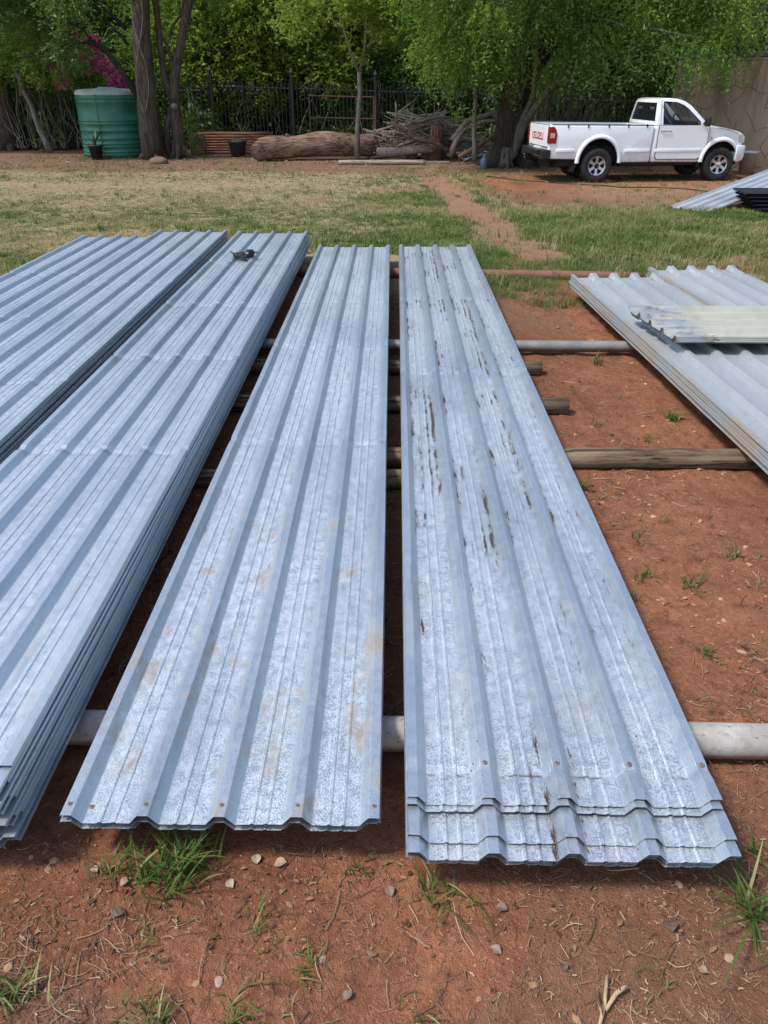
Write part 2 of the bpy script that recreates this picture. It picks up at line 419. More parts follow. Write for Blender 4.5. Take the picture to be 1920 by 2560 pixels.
# ------------------------------------------------------------------ ROOFING SHEETS
def profile(rh=.028, stiff=True):
    pts = []; P = .19
    for i in range(5):
        c = (i-2)*P
        if i == 0: pts += [(c-.0155, rh-.007), (c-.0135, rh)]
        else: pts += [(c-.0375, 0), (c-.0355, .0012), (c-.0145, rh-.001), (c-.0125, rh)]
        if i == 4: pts += [(c+.0135, rh), (c+.0155, rh-.007)]; break
        pts += [(c+.0125, rh), (c+.0145, rh-.001), (c+.0355, .0012), (c+.0375, 0)]
        m = c+P/2
        if stiff: pts += [(m-.024, 0), (m-.020, .0036), (m-.014, .0036), (m-.010, 0), (m+.012, 0), (m+.016, .003), (m+.021, .003), (m+.025, 0)]
    return np.array(pts)
PR = profile(); PR_PLAIN = profile(.032, False)
def sheet_mesh(name, L, mat, seg, seed, t=.0012, wob=1.0, dents=(), pr=PR, endwave=0, notch=0):
    r = np.random.default_rng(seed)
    ys = np.linspace(0, L, seg+1)
    for d in dents: ys = np.concatenate([ys, [d-.03, d-.01, d, d+.01, d+.03]])
    ys = np.unique(np.clip(ys, 0, L))
    n = len(pr); X, Y = np.meshgrid(pr[:, 0], ys); Z = np.tile(pr[:, 1], (len(ys), 1))
    ph = r.random()*50
    X = X+wob*.0022*fbm(Y*1.3, X*3, ph, 3)
    Z = Z+wob*(.0028*fbm(Y*1.0, X*2.5, ph+9, 3)+.0016*fbm(Y*6, X*9, ph+20, 2))
    for d in dents:
        k = np.exp(-((Y-d-.006*np.sin(X*30+ph))/.02)**2); Z = Z-k*(.0055+.004*(Z > .015)*r.random())
    if endwave:
        k = 1-sstep(Y, 0, .35); Z = Z+k*endwave*fbm(X*5+ph, Y*2, ph, 2)
        Z = Z-(1-sstep(Y, 0, .012))*.0
    Yw = Y+.003*fbm(X*14+ph, Y*0, ph, 2)*(Y < .01)
    if notch:
        k = np.exp(-((Y-notch)/.012)**2)*(X < -.35); Z = Z-k*.028
    top = np.stack([X, Yw, Z], -1).reshape(-1, 3); bot = top.copy(); bot[:, 2] -= t
    m = len(ys); N = m*n
    a_ = (np.arange(m-1)[:, None]*n+np.arange(n-1)[None, :]).ravel()
    ft = np.stack([a_, a_+1, a_+n+1, a_+n], 1); fb = ft[:, ::-1]+N
    e = []
    b0 = np.arange(n-1); e.append(np.stack([b0+1, b0, b0+N, b0+1+N], 1))
    b1 = b0+(m-1)*n; e.append(np.stack([b1, b1+1, b1+1+N, b1+N], 1))
    s0 = np.arange(m-1)*n; e.append(np.stack([s0, s0+n, s0+n+N, s0+N], 1))
    s1 = s0+n-1; e.append(np.stack([s1+n, s1, s1+N, s1+n+N], 1))
    V = np.concatenate([top, bot]); Fc = np.concatenate([ft, fb]+e)
    o = mesh_obj(name, V, Fc, mat, None, True); o.data.set_sharp_from_angle(angle=math.radians(14)); return o
NTH = ['top', 'second', 'third', 'fourth', 'fifth', 'sixth', 'seventh', 'eighth', 'ninth', 'tenth', 'eleventh', 'twelfth', 'thirteenth', 'fourteenth', 'fifteenth', 'sixteenth']
HOLE = simple('rusty_screw_rim', (.22, .17, .13), .7, .3)
HOLE_D = simple('dark_hole', (.01, .01, .01), .9)
def hole_ring(parent, x, y, z, r=.0042):
    mb = MB(); mb.lathe([(r*.45, .0008), (r*.6, .0022), (r*1.3, .0022), (r*1.6, .0002)], 12, (x, y, z)); o = mb.build('screw_rim', HOLE, parent, True)
    mb = MB(); mb.lathe([(.0001, .0012), (r*.6, .0012), (r*.6, .0003)], 12, (x, y, z)); mb.build('screw_hole', HOLE_D, o)
def lay(o, near, far, z0, z1=None, dx=0):
    z1 = z0 if z1 is None else z1
    d = Vector((far[0]-near[0], far[1]-near[1], z1-z0)); L = d.length
    rz = math.atan2(-d.x, d.y); rx = math.asin((z1-z0)/L)
    o.rotation_euler = (rx, 0, rz); o.location = (near[0]+dx, near[1], z0)
def stack(desc, near, far, z_bot, n, sp, mat, group, jit=.008, ends=None, topseg=60, dents=(), labels=None, endjit=.012, zfar=None, lowmat=None, cat='roofing sheet', holes=True, topkw={}, fanx=0):
    L = math.dist(near, far); d = ((far[0]-near[0])/L, (far[1]-near[1])/L); lows = []
    for k in range(n):
        z = z_bot+(n-1-k)*sp
        off = ends[k] if ends and k < len(ends) else random.uniform(-endjit, endjit)*1.5
        near_k = (near[0]+d[0]*off, near[1]+d[1]*off)
        if k == 0 or (ends and k < len(ends)):
            o = sheet_mesh('roofing_sheet', L-off, mat, topseg if k == 0 else 40, 100+k+int(near[0]*1000) % 97, dents=dents if k < 3 else (), **(topkw if k < 4 else {}))
        else:
            if len(lows) < 3:
                o = sheet_mesh('roofing_sheet', L-off, lowmat or mat, 26, 300+k, wob=1.3, **({'pr': topkw['pr']} if 'pr' in topkw else {})); lows.append(o)
            else:
                o = lows[k % 3].copy(); col.objects.link(o)
        jx = random.uniform(-jit, jit) if k else 0
        zf = None if zfar is None else zfar+(n-1-k)*sp
        lay(o, near_k, (far[0], far[1]), z, zf, dx=jx+fanx*k)
        lab = (labels[k] if labels and k < len(labels) else None) or f'{desc[0]}, {NTH[k]} {"of the stack" if k==0 else "from the top"} {desc[1]}'
        tag(o, lab, cat, group)
        if k == 0: top = o
    return top
topA = stack(('galvanised ribbed sheet', 'in the low stack left of the gap'), (-.405, 1.285), (-.330, 8.95), .110, 4, .0130, GA,
      'sheets in the low stack left of the centre gap', dents=(2.3, 3.9, 5.2), ends=[0, .012, .004, .02],
      labels=['silvery ribbed roofing sheet with brown dust patches, top of stack left of the centre gap'], topkw=dict(endwave=.002))
for i in range(5): hole_ring(topA, (i-2)*.19, .035, .0285)
hole_ring(topA, -.335, .05, .0006)
topB = stack(('galvanised rust-streaked sheet', 'in the stack just right of the centre gap'), (.4545, 1.335), (.568, 8.93), .096, 8, .0086, GB,
      'sheets in the rust streaked stack right of the centre gap', dents=(.10, 3.3, 5.1), ends=[0, -.016, -.100, -.140, -.136, -.128, -.132, -.12], jit=.006,
      labels=['ribbed roofing sheet streaked with rust, top of the stack right of the centre gap'], topkw=dict(endwave=.002, notch=1.02))
for i in range(1, 5): hole_ring(topB, (i-2)*.19, .115, .0275, .0045)
topC = stack(('blue grey galvanised sheet', 'in the tall stack second from left'), (-1.315, 1.36), (-1.268, 9.25), .105, 15, .0102, GC,
      'sheets in the tall stack second from left', dents=(1.9, 3.3, 4.6, 6.2), jit=.007, fanx=.0022, ends=[0, -.09, -.03, -.11, -.06, -.10, -.04, -.12, -.08, -.10, -.05, -.12, -.09, -.11, -.10],
      labels=['ribbed roofing sheet carrying the small black pouch, top of the tall stack'])
topD = stack(('blue grey galvanised sheet', 'in the stack left of the tall one'), (-2.225, 1.2), (-2.215, 9.40), .105, 13, .0108, GD,
      'sheets in the stack left of the tall one', dents=(3.1, 5.6), jit=.012, endjit=.06,
      labels=['dusty ribbed roofing sheet, top of the stack left of the one with the pouch'])
topE = stack(('galvanised sheet', 'in the leftmost stack beside the turf'), (-3.0, 1.6), (-2.975, 9.05), .19, 5, .012, GD,
      'sheets in the leftmost stack beside the turf', dents=(4, 5.5), jit=.01,
      labels=['pale dusty ribbed roofing sheet lying leftmost, against the turf'])
topF = stack(('pale ribbed sheet', 'in the right stack crossing the wooden pole end'), (2.235, 3.0), (2.105, 7.22), .095, 10, .0106, GF,
      'sheets in the pale stack right of the red soil', topkw=dict(pr=PR_PLAIN), dents=(3.9,), jit=.008, endjit=.02,
      labels=['pale ribbed roofing sheet lying under the short cream sheets, top of its stack'])
topG = stack(('pale ribbed sheet', 'in the stack at the right edge'), (3.05, 3.2), (2.865, 7.40), .105, 12, .0105, GF,
      'sheets in the pale stack at the right edge', jit=.008, endjit=.02, topkw=dict(pr=PR_PLAIN), dents=(3.9,),
      labels=['pale ribbed roofing sheet at the right edge, behind the cream sheets'])
# rusty caps where the ribs of the pale sheets were bent shut
for tp, LL in ((topF, 4.22), (topG, 4.20)):
    for i in range(1, 5):
        mb = MB(); c0 = (i-2)*.19
        mb.add([(c0-.045, LL-.16, .002), (c0+.045, LL-.16, .002), (c0+.05, LL-.02, .002), (c0-.05, LL-.02, .002), (c0-.02, LL-.12, .032), (c0+.02, LL-.12, .032), (c0+.028, LL-.01, .044), (c0-.028, LL-.01, .044)],
               [(0, 1, 5, 4), (4, 5, 6, 7), (0, 4, 7, 3), (1, 2, 6, 5), (3, 7, 6, 2)])
        o = mb.build('rib_end', GF, tp, False, .006, 2)
# short cream sheets across the pale stacks
def cross_stack(nsh, left, right, z, sp, mat, labs, group, skew):
    for k in range(nsh):
        L = right-left[0]
        o = sheet_mesh('roofing_sheet', L-random.uniform(0, .04)*k, mat, 20, 500+k, wob=.6, pr=PR_PLAIN)
        lay(o, (left[0]+.006*k, left[1]-.004*k), (right, left[1]-.02), z+(nsh-1-k)*sp)
        for v in o.data.vertices: v.co.y += skew*(v.co.x+.395)*(1 if v.co.y < .3 else 0)
        tag(o, labs[k], 'roofing sheet', group)
cross_stack(3, (1.795, 5.30), 3.5, .262, .012, GH, ['short cream ribbed sheet with scraped bare end, topmost of three lying crosswise',
    'short cream ribbed sheet, middle of three lying crosswise', 'short cream ribbed sheet, lowest of three lying crosswise'], 'short cream sheets lying crosswise on the pale stacks', .13)
# far right: silver sheet leaning up on a dark pile
def far_sheet(p0, p1, z0, z1, L, mat, lab, group, w=1.0, roll=0, seed=1):
    o = sheet_mesh('roofing_sheet', L, mat, 16, seed, wob=1); d = Vector((p1[0]-p0[0], p1[1]-p0[1], z1-z0)).normalized()
    x = d.cross(Vector((0, 0, 1))).normalized(); x = Matrix.Rotation(roll, 3, d) @ x; zz = x.cross(d)
    M = Matrix((x, d, zz)).transposed().to_4x4(); M.translation = Vector((p0[0], p0[1], z0)); o.matrix_world = M
    tag(o, lab, 'roofing sheet', group); return o
for k in range(2):
    far_sheet((5.32, 14.2-.01*k), (7.05, 15.6), -.17-.014*k, .115-.014*k, 3.5, GI, ['silver ribbed sheet sloping up beside the pickup, upper of two', 'silver ribbed sheet sloping up beside the pickup, lower of two'][k], 'silver sheets sloping up in front of the pickup', seed=600+k)
JL = ['topmost', 'second', 'third', 'fourth', 'lowest']
for k in range(5):
    far_sheet((6.16+.035*k, 14.35-.05*k), (9.2, 14.05), .10-.055*k, .12-.055*k, 3.0, GJ, f'charcoal ribbed sheet, {JL[k]} of the dark nested pile in the grass', 'charcoal sheets nested in the grass', seed=620+k)

# ------------------------------------------------------------------ SUPPORT POLES
def pole(name, p0, p1, r, mat, label, cat, group=None, seg=24, jit=.0, taper=1.0, hollow=0, z=None, bow=.0):
    p0 = Vector((*p0, 0)); p1 = Vector((*p1, 0)); L = (p1-p0).length
    z = r*.80 if z is None else z
    rr = random.Random(int(abs(p0.y)*1000)); pts = []; rad = []
    for i in range(seg+1):
        t = i/seg; pts.append((L*t, bow*math.sin(t*PI)+rr.uniform(-jit, jit)*r, rr.uniform(-jit, jit)*r)); rad.append(r*(1+(taper-1)*t)*(1+rr.uniform(-jit, jit)))
    mb = MB()
    if hollow:
        mb.tube(pts, rad, 20, cap=False)
        mb.tube(list(reversed(pts)), [q-hollow for q in rad], 20, cap=False)
        for e_ in (0,):
            pass
        n = 20; a_ = 0; b_ = (seg+1)*n
    else: mb.tube(pts, rad, 18)
    o = mb.build(name, mat, None, True)
    if not hollow:
        for p in o.data.polygons:
            if len(p.vertices) > 4: p.use_smooth = False
    o.location = (p0.x, p0.y, z); o.rotation_euler = (0, 0, math.atan2(p1.y-p0.y, p1.x-p0.x)); tag(o, label, cat, group); return o
def pipe_mat(name, a_, b_, sp_, rough=.6, metal=0):
    m = MT(name, Roughness=rough, Metallic=metal); o = m.obj()
    c = m.mix(m.rng(m.noise(o, 6, 6, .7), .35, .65), a_, b_); c = m.mix(m.rng(m.noise(m.map(o, (1, 2, 2)), 30, 5, .75), .55, .68, 0, .8), c, sp_)
    _z = m.sep(o)[2]; c = m.mix(m.rng(m.math('MULTIPLY_ADD', m.math('SUBTRACT', m.noise(m.map(o, (1, 1, 1)), 9, 5, .7), .5), .07, _z), -.022, .008, .85, 0), c, (.17, .085, .055))
    m.set('Base Color', c); m.bump(m.noise(o, 50, 4), .3, .004); return m.m
PVC = pipe_mat('chalky_white_pipe', (.29, .265, .235), (.46, .44, .41), (.14, .10, .075))
GREYP = pipe_mat('grey_steel_pipe', (.20, .21, .20), (.28, .28, .26), (.24, .16, .11), .5, .3)
RUSTP = pipe_mat('rusty_steel_pipe', (.16, .075, .045), (.21, .10, .065), (.10, .05, .035), .8)
pole('support_pipe', (-3.6, 1.79), (2.4, 1.62), .052, PVC, 'chalky white pipe under the near ends of the long stacks', 'pipe', z=.050)
pole('support_pole', (-.1, 3.645), (3.4, 3.62), .054, POLE_W, 'thick weathered timber pole crossing the red soil to the pale stack', 'pole', jit=.06)
pole('support_pole', (-3.5, 3.42), (.62, 3.405), .048, POLE_W, 'timber pole just nearer the camera, showing only in the gaps', 'pole', jit=.05)
pole('support_pole', (-3.4, 4.50), (1.115, 4.39), .050, POLE_W, 'timber pole whose sawn end sticks out furthest right of the stack', 'pole', jit=.06)
pole('support_pole', (-3.3, 5.22), (1.085, 5.11), .046, POLE_W, 'shorter sticking out sawn timber pole next to the grey pipe', 'pole', jit=.06)
pole('support_pipe', (-3.5, 5.66), (3.3, 5.53), .042, GREYP, 'long grey steel pipe running under both groups of sheets', 'pipe', z=.05)
pole('support_pipe', (-3.4, 8.42), (2.6, 7.93), .050, RUSTP, 'rust brown steel pipe under the far ends of the long sheets', 'pipe')
# ------------------------------------------------------------------ POUCH on the tall stack
BLK = simple('black_nylon', (.012, .013, .018), .75, 0, .4, 40, .4)
def blob(name, c, r, mat, parent=None, seed=0, n=3, am=.3, rot=None):
    bm = bmesh.new(); bmesh.ops.create_icosphere(bm, subdivisions=n, radius=1)
    co = np.array([v.co[:] for v in bm.verts]); k = 1+am*fbm(co[:, 0]*1.6+seed, co[:, 1]*1.6, co[:, 2]*1.6+seed, 3)
    co = co*k[:, None]*np.array(r)
    for v, q in zip(bm.verts, co): v.co = q
    me = bpy.data.meshes.new(name); bm.to_mesh(me); bm.free()
    me.polygons.foreach_set('use_smooth', np.ones(len(me.polygons), bool)); me.materials.append(mat)
    o = bpy.data.objects.new(name, me); col.objects.link(o); o.location = c
    if rot: o.rotation_euler = rot
    if parent: o.parent = parent
    return o
px_, py_ = un(612, 645, .265)
pouch = tag(empty('cloth_pouch', (px_, py_, .27)), 'small crumpled black pouch with straps lying on the tall stack', 'pouch')
blob('pocket', (.045, 0, .035), (.045, .06, .040), BLK, pouch, 3, 3, .6)
blob('pocket', (-.045, .02, .022), (.065, .05, .028), BLK, pouch, 8, 3, .7)
blob('flap', (0, -.04, .016), (.05, .04, .016), BLK, pouch, 12, 3, .7)
mb = MB(); mb.tube([(-.06, .0, .03), (-.11, .01, .035), (-.145, .02, .055)], [.012, .009, .004], 6); mb.build('strap', BLK, pouch, True)
mb = MB(); mb.tube([(.06, .02, .06), (.10, .0, .05), (.135, .01, .045)], [.010, .007, .003], 6); mb.build('strap', BLK, pouch, True)
mb = MB(); mb.box((.02, -.075, .045), (.05, -.06, .06)); mb.build('buckle', simple('worn_tan', (.35, .3, .25), .6), pouch, False, .003)

# ------------------------------------------------------------------ TREES
def leaf_sprays(centres, n, leaf=.09, length=.45, nl=10, droop=.5, wid=.42, tint=(0, 1), seed=0, flat=0.):
    """centres: list of (x,y,z,rx,ry,rz); returns V, F, tint"""
    r = np.random.default_rng(seed); C = np.array(centres, float)
    vol = (C[:, 3]*C[:, 4]*C[:, 5])**(2/3); pick = r.choice(len(C), n, p=vol/vol.sum())
    d = r.normal(size=(n, 3)); d /= np.linalg.norm(d, axis=1)[:, None]
    rad = r.random(n)**.45
    base = C[pick, :3]+d*rad[:, None]*C[pick, 3:6]
    out = d+r.normal(size=(n, 3))*.5; out[:, 2] -= droop; out /= np.linalg.norm(out, axis=1)[:, None]
    ctint = r.random(len(C))
    st = np.clip(.08+ctint[pick]*.7+r.random(n)*.35+.12*d[:, 2], 0, 1)
    t = (np.arange(nl)+.5)/nl
    L = length*(.6+.8*r.random(n))
    cen = base[:, None, :]+out[:, None, :]*(t[None, :, None]*L[:, None, None])
    cen[:, :, 2] -= droop*.6*(t[None, :]**2)*L[:, None]
    cen = cen.reshape(-1, 3)
    N = len(cen); side = r.normal(size=(N, 3)); side[:, 2] = side[:, 2]*.6-.45*droop
    o2 = np.repeat(out, nl, 0); ax = side+o2*.5; ax /= np.linalg.norm(ax, axis=1)[:, None]
    up = r.normal(size=(N, 3))+np.array([0, 0, .8]); wv = np.cross(ax, up); wv /= np.linalg.norm(wv, axis=1)[:, None]
    ls = leaf*(.6+.8*r.random(N))
    a0 = cen; a1 = cen+ax*(ls*.45)[:, None]+wv*(ls*wid*.5)[:, None]; a3 = cen+ax*(ls*.45)[:, None]-wv*(ls*wid*.5)[:, None]; a2 = cen+ax*ls[:, None]
    V = np.stack([a0, a1, a2, a3], 1).reshape(-1, 3); Fq = np.arange(N*4).reshape(N, 4)
    tt = np.clip(np.repeat(st, nl)+r.normal(size=N)*.12, 0, 1); tt = tint[0]+tt*(tint[1]-tint[0])
    return V, Fq, np.repeat(tt, 4)
def crown(parent, centres, n, mat, **kw):
    V, Fq, t = leaf_sprays(centres, n, **kw)
    V = V-np.array(parent.location)
    return mesh_obj('crown', V, Fq, mat, parent, attr={'tint': t})
def wander(p0, p1, n=8, am=.12, seed=0, sag=0):
    r = random.Random(seed); p0, p1 = Vector(p0), Vector(p1); out = []
    for i in range(n+1):
        t = i/n; k = math.sin(t*PI)**.7 if 0 < t < 1 else 0
        out.append(p0.lerp(p1, t)+Vector((r.uniform(-am, am), r.uniform(-am, am), r.uniform(-am, am)*.5))*k+Vector((0, 0, -sag*k)))
    return out
def trunk_part(parent, strands, mat, name='trunk', n=14, jit=.06):
    mb = MB(); L = Vector(parent.location); rr = random.Random(5)
    for pts, r0, r1 in strands:
        m = len(pts); rad = [r0+(r1-r0)*(i/(m-1))**.8 for i in range(m)]
        mb.tube([Vector(p)-L for p in pts], rad, n, jit=jit, rnd=rr)
    return mb.build(name, mat, parent, True)
def flare(base, r, seed=0, n=5):
    """root flare strands"""
    rr = random.Random(seed); out = []
    for k in range(n):
        a_ = 2*PI*k/n+rr.uniform(-.4, .4); b = Vector(base)
        out.append(([b+Vector((math.cos(a_)*r*1.7, math.sin(a_)*r*1.7, -.06)), b+Vector((math.cos(a_)*r*.9, math.sin(a_)*r*.9, .12)), b+Vector((math.cos(a_)*r*.4, math.sin(a_)*r*.4, .5))], r*.28, r*.5))
    return out
def blobs(n, box, r, seed):
    rr = random.Random(seed); out = []
    for _ in range(n):
        out.append((rr.uniform(box[0], box[1]), rr.uniform(box[2], box[3]), rr.uniform(box[4], box[5]), r*rr.uniform(.6, 1.3), r*rr.uniform(.6, 1.3), r*rr.uniform(.45, .9)))
    return out
GZ = -.28
def tree(name, base, label, group=None):
    return tag(empty(name, (base[0], base[1], GZ)), label, 'tree', group)
def twigs(parent, root, centres, k, r0, mat, seed):
    rr = random.Random(seed); st = []
    for c in rr.sample(centres, min(k, len(centres))):
        st.append((wander(root, c[:3], 6, .18, rr.random()), r0, r0*.25))
    return trunk_part(parent, st, mat, 'branches', 6, .05)

# 1 big trunk at the left edge
t = tree('large_tree', (-13.2, 29.6), 'big dark tree trunk at the left edge beside the railing fence')
b = Vector((-12.95, 29.6, GZ)); trunk_part(t, [([b, b+Vector((-.02, 0, 1.2)), b+Vector((-.04, 0, 2.6)), b+Vector((.0, 0, 5))], .44, .27)]+flare(b, .36, 1), BARK)
cs = blobs(26, (-16.5, -9.5, 27.2, 30.5, 2.2, 6.2), .8, 1); twigs(t, b+Vector((-.1, 0, 2.4)), cs, 10, .06, BARK_B, 2)
crown(t, cs, 3105, L_MID, seed=1, leaf=.105, droop=.35, tint=(0, .75))
# 2 thin grey leaning trunk
t = tree('slender_tree', (-11.15, 28.3), 'thin pale grey leaning tree left of the green water tank')
trunk_part(t, [(wander((-11.15, 28.3, GZ), (-11.75, 28.2, 2.2), 7, .05, 3), .11, .06), (wander((-11.7, 28.2, 1.4), (-11.2, 28.1, 3.6), 5, .06, 4), .05, .02), (wander((-11.75, 28.2, 2.1), (-12.3, 28, 3.9), 5, .06, 5), .05, .02)], BARK_G, n=10)
cs = blobs(12, (-13.2, -10.0, 27.4, 28.8, 2.2, 4.6), .55, 7); crown(t, cs, 945, L_MID, seed=2, leaf=.10, droop=.3)
# 3 big trunk right of the tank
b = Vector((-7.10, 26.0, GZ)); t = tree('large_tree', b, 'big tree trunk wrapped by pale vines right of the green water tank')
trunk_part(t, [([b, b+Vector((.0, 0, .8)), b+Vector((.04, 0, 1.7)), b+Vector((.12, 0, 3.3)), b+Vector((.28, 0, 4.6)), b+Vector((.3, 0, 6.5))], .35, .22)]+flare(b, .27, 2), BARK)
for k in range(2):
    pts = []
    for i in range(26):
        q = i/25; z = 1.2+q*4.0; cx = .0+.06*(z-1.2); a_ = -PI/2+math.sin(q*7+k*PI)*.55
        pts.append((cx+math.cos(a_)*(.37-.02*z), math.sin(a_)*(.37-.02*z), z))
    mb = MB(); mb.tube(pts, .013, 5); mb.build('vine', BARK_G, t, True)
mbp = [([b+Vector((-.10, 0, 1.5)), b+Vector((-.55, -.1, 2.3)), b+Vector((-.95, -.15, 2.9)), b+Vector((-1.3, -.2, 3.05)), b+Vector((-2.0, -.3, 2.98))], .11, .05),
       (wander(b+Vector((-1.9, -.3, 2.98)), b+Vector((-3.4, -.4, 2.65)), 6, .1, 8), .05, .02),
       (wander(b+Vector((-1.2, -.2, 3.05)), b+Vector((-2.5, -.4, 4.3)), 6, .1, 9), .045, .015),
       (wander(b+Vector((-.3, 0, 3.4)), b+Vector((-2.2, -.2, 5.3)), 6, .15, 10), .07, .02),
       (wander(b+Vector((-.3, 0, 3.0)), b+Vector((-1.6, .2, 4.6)), 6, .15, 11), .05, .015)]
trunk_part(t, mbp, BARK_B, 'limb', 8)
cs = blobs(22, (-11.4, -7.6, 25.0, 27.0, 3.2, 6.5), .7, 12)+blobs(4, (-9.3, -8.0, 25.2, 25.8, 1.9, 2.9), .38, 13)
crown(t, cs, 2565, L_DARK, seed=3, leaf=.10, droop=.4, tint=(.2, 1)); twigs(t, b+Vector((-1.4, -.2, 3.4)), cs, 9, .03, BARK_B, 20)
# 4 multi-stem tree beside it
b = Vector((-6.35, 26.3, GZ)); t = tree('multi_stem_tree', b, 'forked dark tree with a cut knot beside the vine wrapped trunk')
trunk_part(t, [([b, b+Vector((.02, 0, .7)), b+Vector((.02, 0, 1.5)), b+Vector((.12, 0, 2.2)), b+Vector((.5, 0, 3.3)), b+Vector((.9, 0, 4.4)), b+Vector((1.1, 0, 6))], .20, .10),
    ([b+Vector((0, 0, 1.5)), b+Vector((-.18, 0, 2.1)), b+Vector((-.22, .05, 3.1)), b+Vector((-.15, .1, 5)), b+Vector((-.1, .1, 6))], .12, .07),
    ([b+Vector((-.35, 0, .0)), b+Vector((-.32, 0, .8)), b+Vector((-.1, 0, 1.3))], .10, .09),
    (wander(b+Vector((.1, 0, 2.6)), b+Vector((-.5, 0, 4.9)), 6, .08, 3), .06, .03), (wander(b+Vector((.1, 0, 3.2)), b+Vector((1.2, 0, 4.9)), 6, .1, 4), .045, .02)]+flare(b, .20, 4), BARK, n=12)
blob('knot', (.05, -.23, 1.42), (.10, .07, .09), BARK_G, t, 4, 2)
cs = blobs(14, (-7.6, -4.4, 25.5, 27, 4.0, 6.6), .7, 14); crown(t, cs, 1215, L_MID, seed=4, leaf=.10)
# 5 young lime-leaved tree in front of the log
b = Vector((-.80, 25.0, GZ)); t = tree('young_tree', b, 'slim forked young tree with lime leaves in front of the log')
fk = b+Vector((.10, 0, 2.3))
trunk_part(t, [([b, b+Vector((.03, 0, .9)), b+Vector((.11, 0, 1.7)), fk], .085, .06), ([fk, fk+Vector((-.22, 0, .45)), fk+Vector((-.5, 0, 1.3)), fk+Vector((-.7, 0, 2.5))], .05, .02), ([fk, fk+Vector((.14, 0, .4)), fk+Vector((.22, .1, 1.3)), fk+Vector((.45, .2, 2.6))], .045, .02),
    (wander(fk+Vector((.16, .0, .6)), fk+Vector((1.5, -.2, 1.25)), 7, .06, 4), .022, .008), (wander(fk+Vector((.18, .0, .9)), fk+Vector((1.2, .2, 2.1)), 7, .06, 5), .02, .008), (wander(fk+Vector((-.4, 0, 1.0)), fk+Vector((-1.9, -.2, 2.2)), 7, .08, 6), .025, .008)], BARK_G, n=9)
cs = blobs(30, (-2.6, 1.1, 24.1, 26, 2.95, 4.6), .42, 15)+blobs(5, (-1.5, 1.3, 24.4, 25.6, 2.4, 3.0), .28, 16)+blobs(8, (-2, 1, 24.4, 26, 4.5, 5.6), .6, 17)
crown(t, cs, 2025, L_BRIGHT, seed=5, leaf=.105, droop=.1, length=.35, nl=9)
# 6 thin sapling by the big dark tree
b = Vector((2.65, 24.6, GZ)); t = tree('young_tree', b, 'thin pale sapling just left of the black trunk')
trunk_part(t, [(wander(b, b+Vector((-.12, 0, 2.4)), 6, .03, 3), .085, .05), (wander(b+Vector((-.1, 0, 2.2)), b+Vector((.25, 0, 2.7)), 4, .03, 6), .03, .012), (wander(b+Vector((-.12, 0, 2.4)), b+Vector((-.2, 0, 4.4)), 6, .06, 3), .045, .02)], BARK_G, n=9)
cs = blobs(12, (1.6, 3.2, 23.9, 25.2, 2.3, 4.8), .5, 18); crown(t, cs, 945, L_PEPPER, seed=6, leaf=.09, droop=.8, tint=(.3, 1))
# 7 big black trunk and drooping crown over the pickup
b = Vector((3.55, 23.7, GZ)); t = tree('pepper_tree', b, 'broad tree with black trunk and drooping bright crown above the pickup')
trunk_part(t, [([b, b+Vector((0, 0, 1)), b+Vector((.1, 0, 2.2)), b+Vector((.3, 0, 4)), b+Vector((.6, 0, 6))], .52, .3), (wander(b+Vector((.1, 0, 1.9)), b+Vector((2.6, -.8, 5)), 7, .12, 3), .24, .08), (wander(b+Vector((0, 0, 2.2)), b+Vector((-1.6, -.2, 5)), 6, .12, 4), .16, .07), (wander(b+Vector((.5, 0, 3)), b+Vector((5.5, -1, 5.0)), 8, .2, 5), .15, .05)]+flare(b, .55, 6, 6), BARK_B)
cs = blobs(30, (1.0, 5.6, 21.6, 24.6, 2.4, 4.4), .72, 21)+blobs(26, (5.0, 8.5, 20.6, 24.0, 2.9, 4.8), .62, 22)+blobs(8, (6.8, 8.5, 20.8, 22, 2.1, 2.8), .34, 23)+blobs(26, (1, 8.2, 20.6, 25, 4.2, 6.8), 1.0, 24)+blobs(8, (1.8, 4.2, 22.2, 23.4, 1.9, 2.6), .38, 25)
crown(t, cs, 11070, L_PEPPER, seed=7, leaf=.09, droop=.85, length=.5, nl=12)
twigs(t, b+Vector((1.0, -.4, 3.6)), cs, 20, .035, BARK_G, 30)
# 8 leaning slim trunks right of it
b = Vector((3.2, 23.1, GZ)); t = tree('leaning_tree', b, 'slim curved grey trunks leaning right beside the pickup tailgate')
trunk_part(t, [([b, b+Vector((.35, 0, .35)), b+Vector((.62, 0, 1.2)), b+Vector((1.15, 0, 1.9)), b+Vector((1.9, .1, 2.6)), b+Vector((2.8, .2, 3.6))], .12, .07),
   ([b+Vector((.35, 0, .3)), b+Vector((.45, .1, 1.0)), b+Vector((.75, .1, 1.7)), b+Vector((.78, .1, 2.5)), b+Vector((.7, .2, 4))], .09, .06),
   ([b+Vector((.55, .3, 0)), b+Vector((.95, .3, 1)), b+Vector((1.6, .4, 2.2)), b+Vector((2.3, .4, 3.2))], .09, .05)]+flare(b+Vector((.15, 0, 0)), .14, 8, 4), bark_mat('bark_olive', (.07, .06, .045), (.17, .15, .11)), n=10)
cs = blobs(7, (4.6, 6.6, 22.5, 23.8, 3, 4.8), .5, 27); crown(t, cs, 675, L_PEPPER, seed=8, leaf=.10, droop=.7)
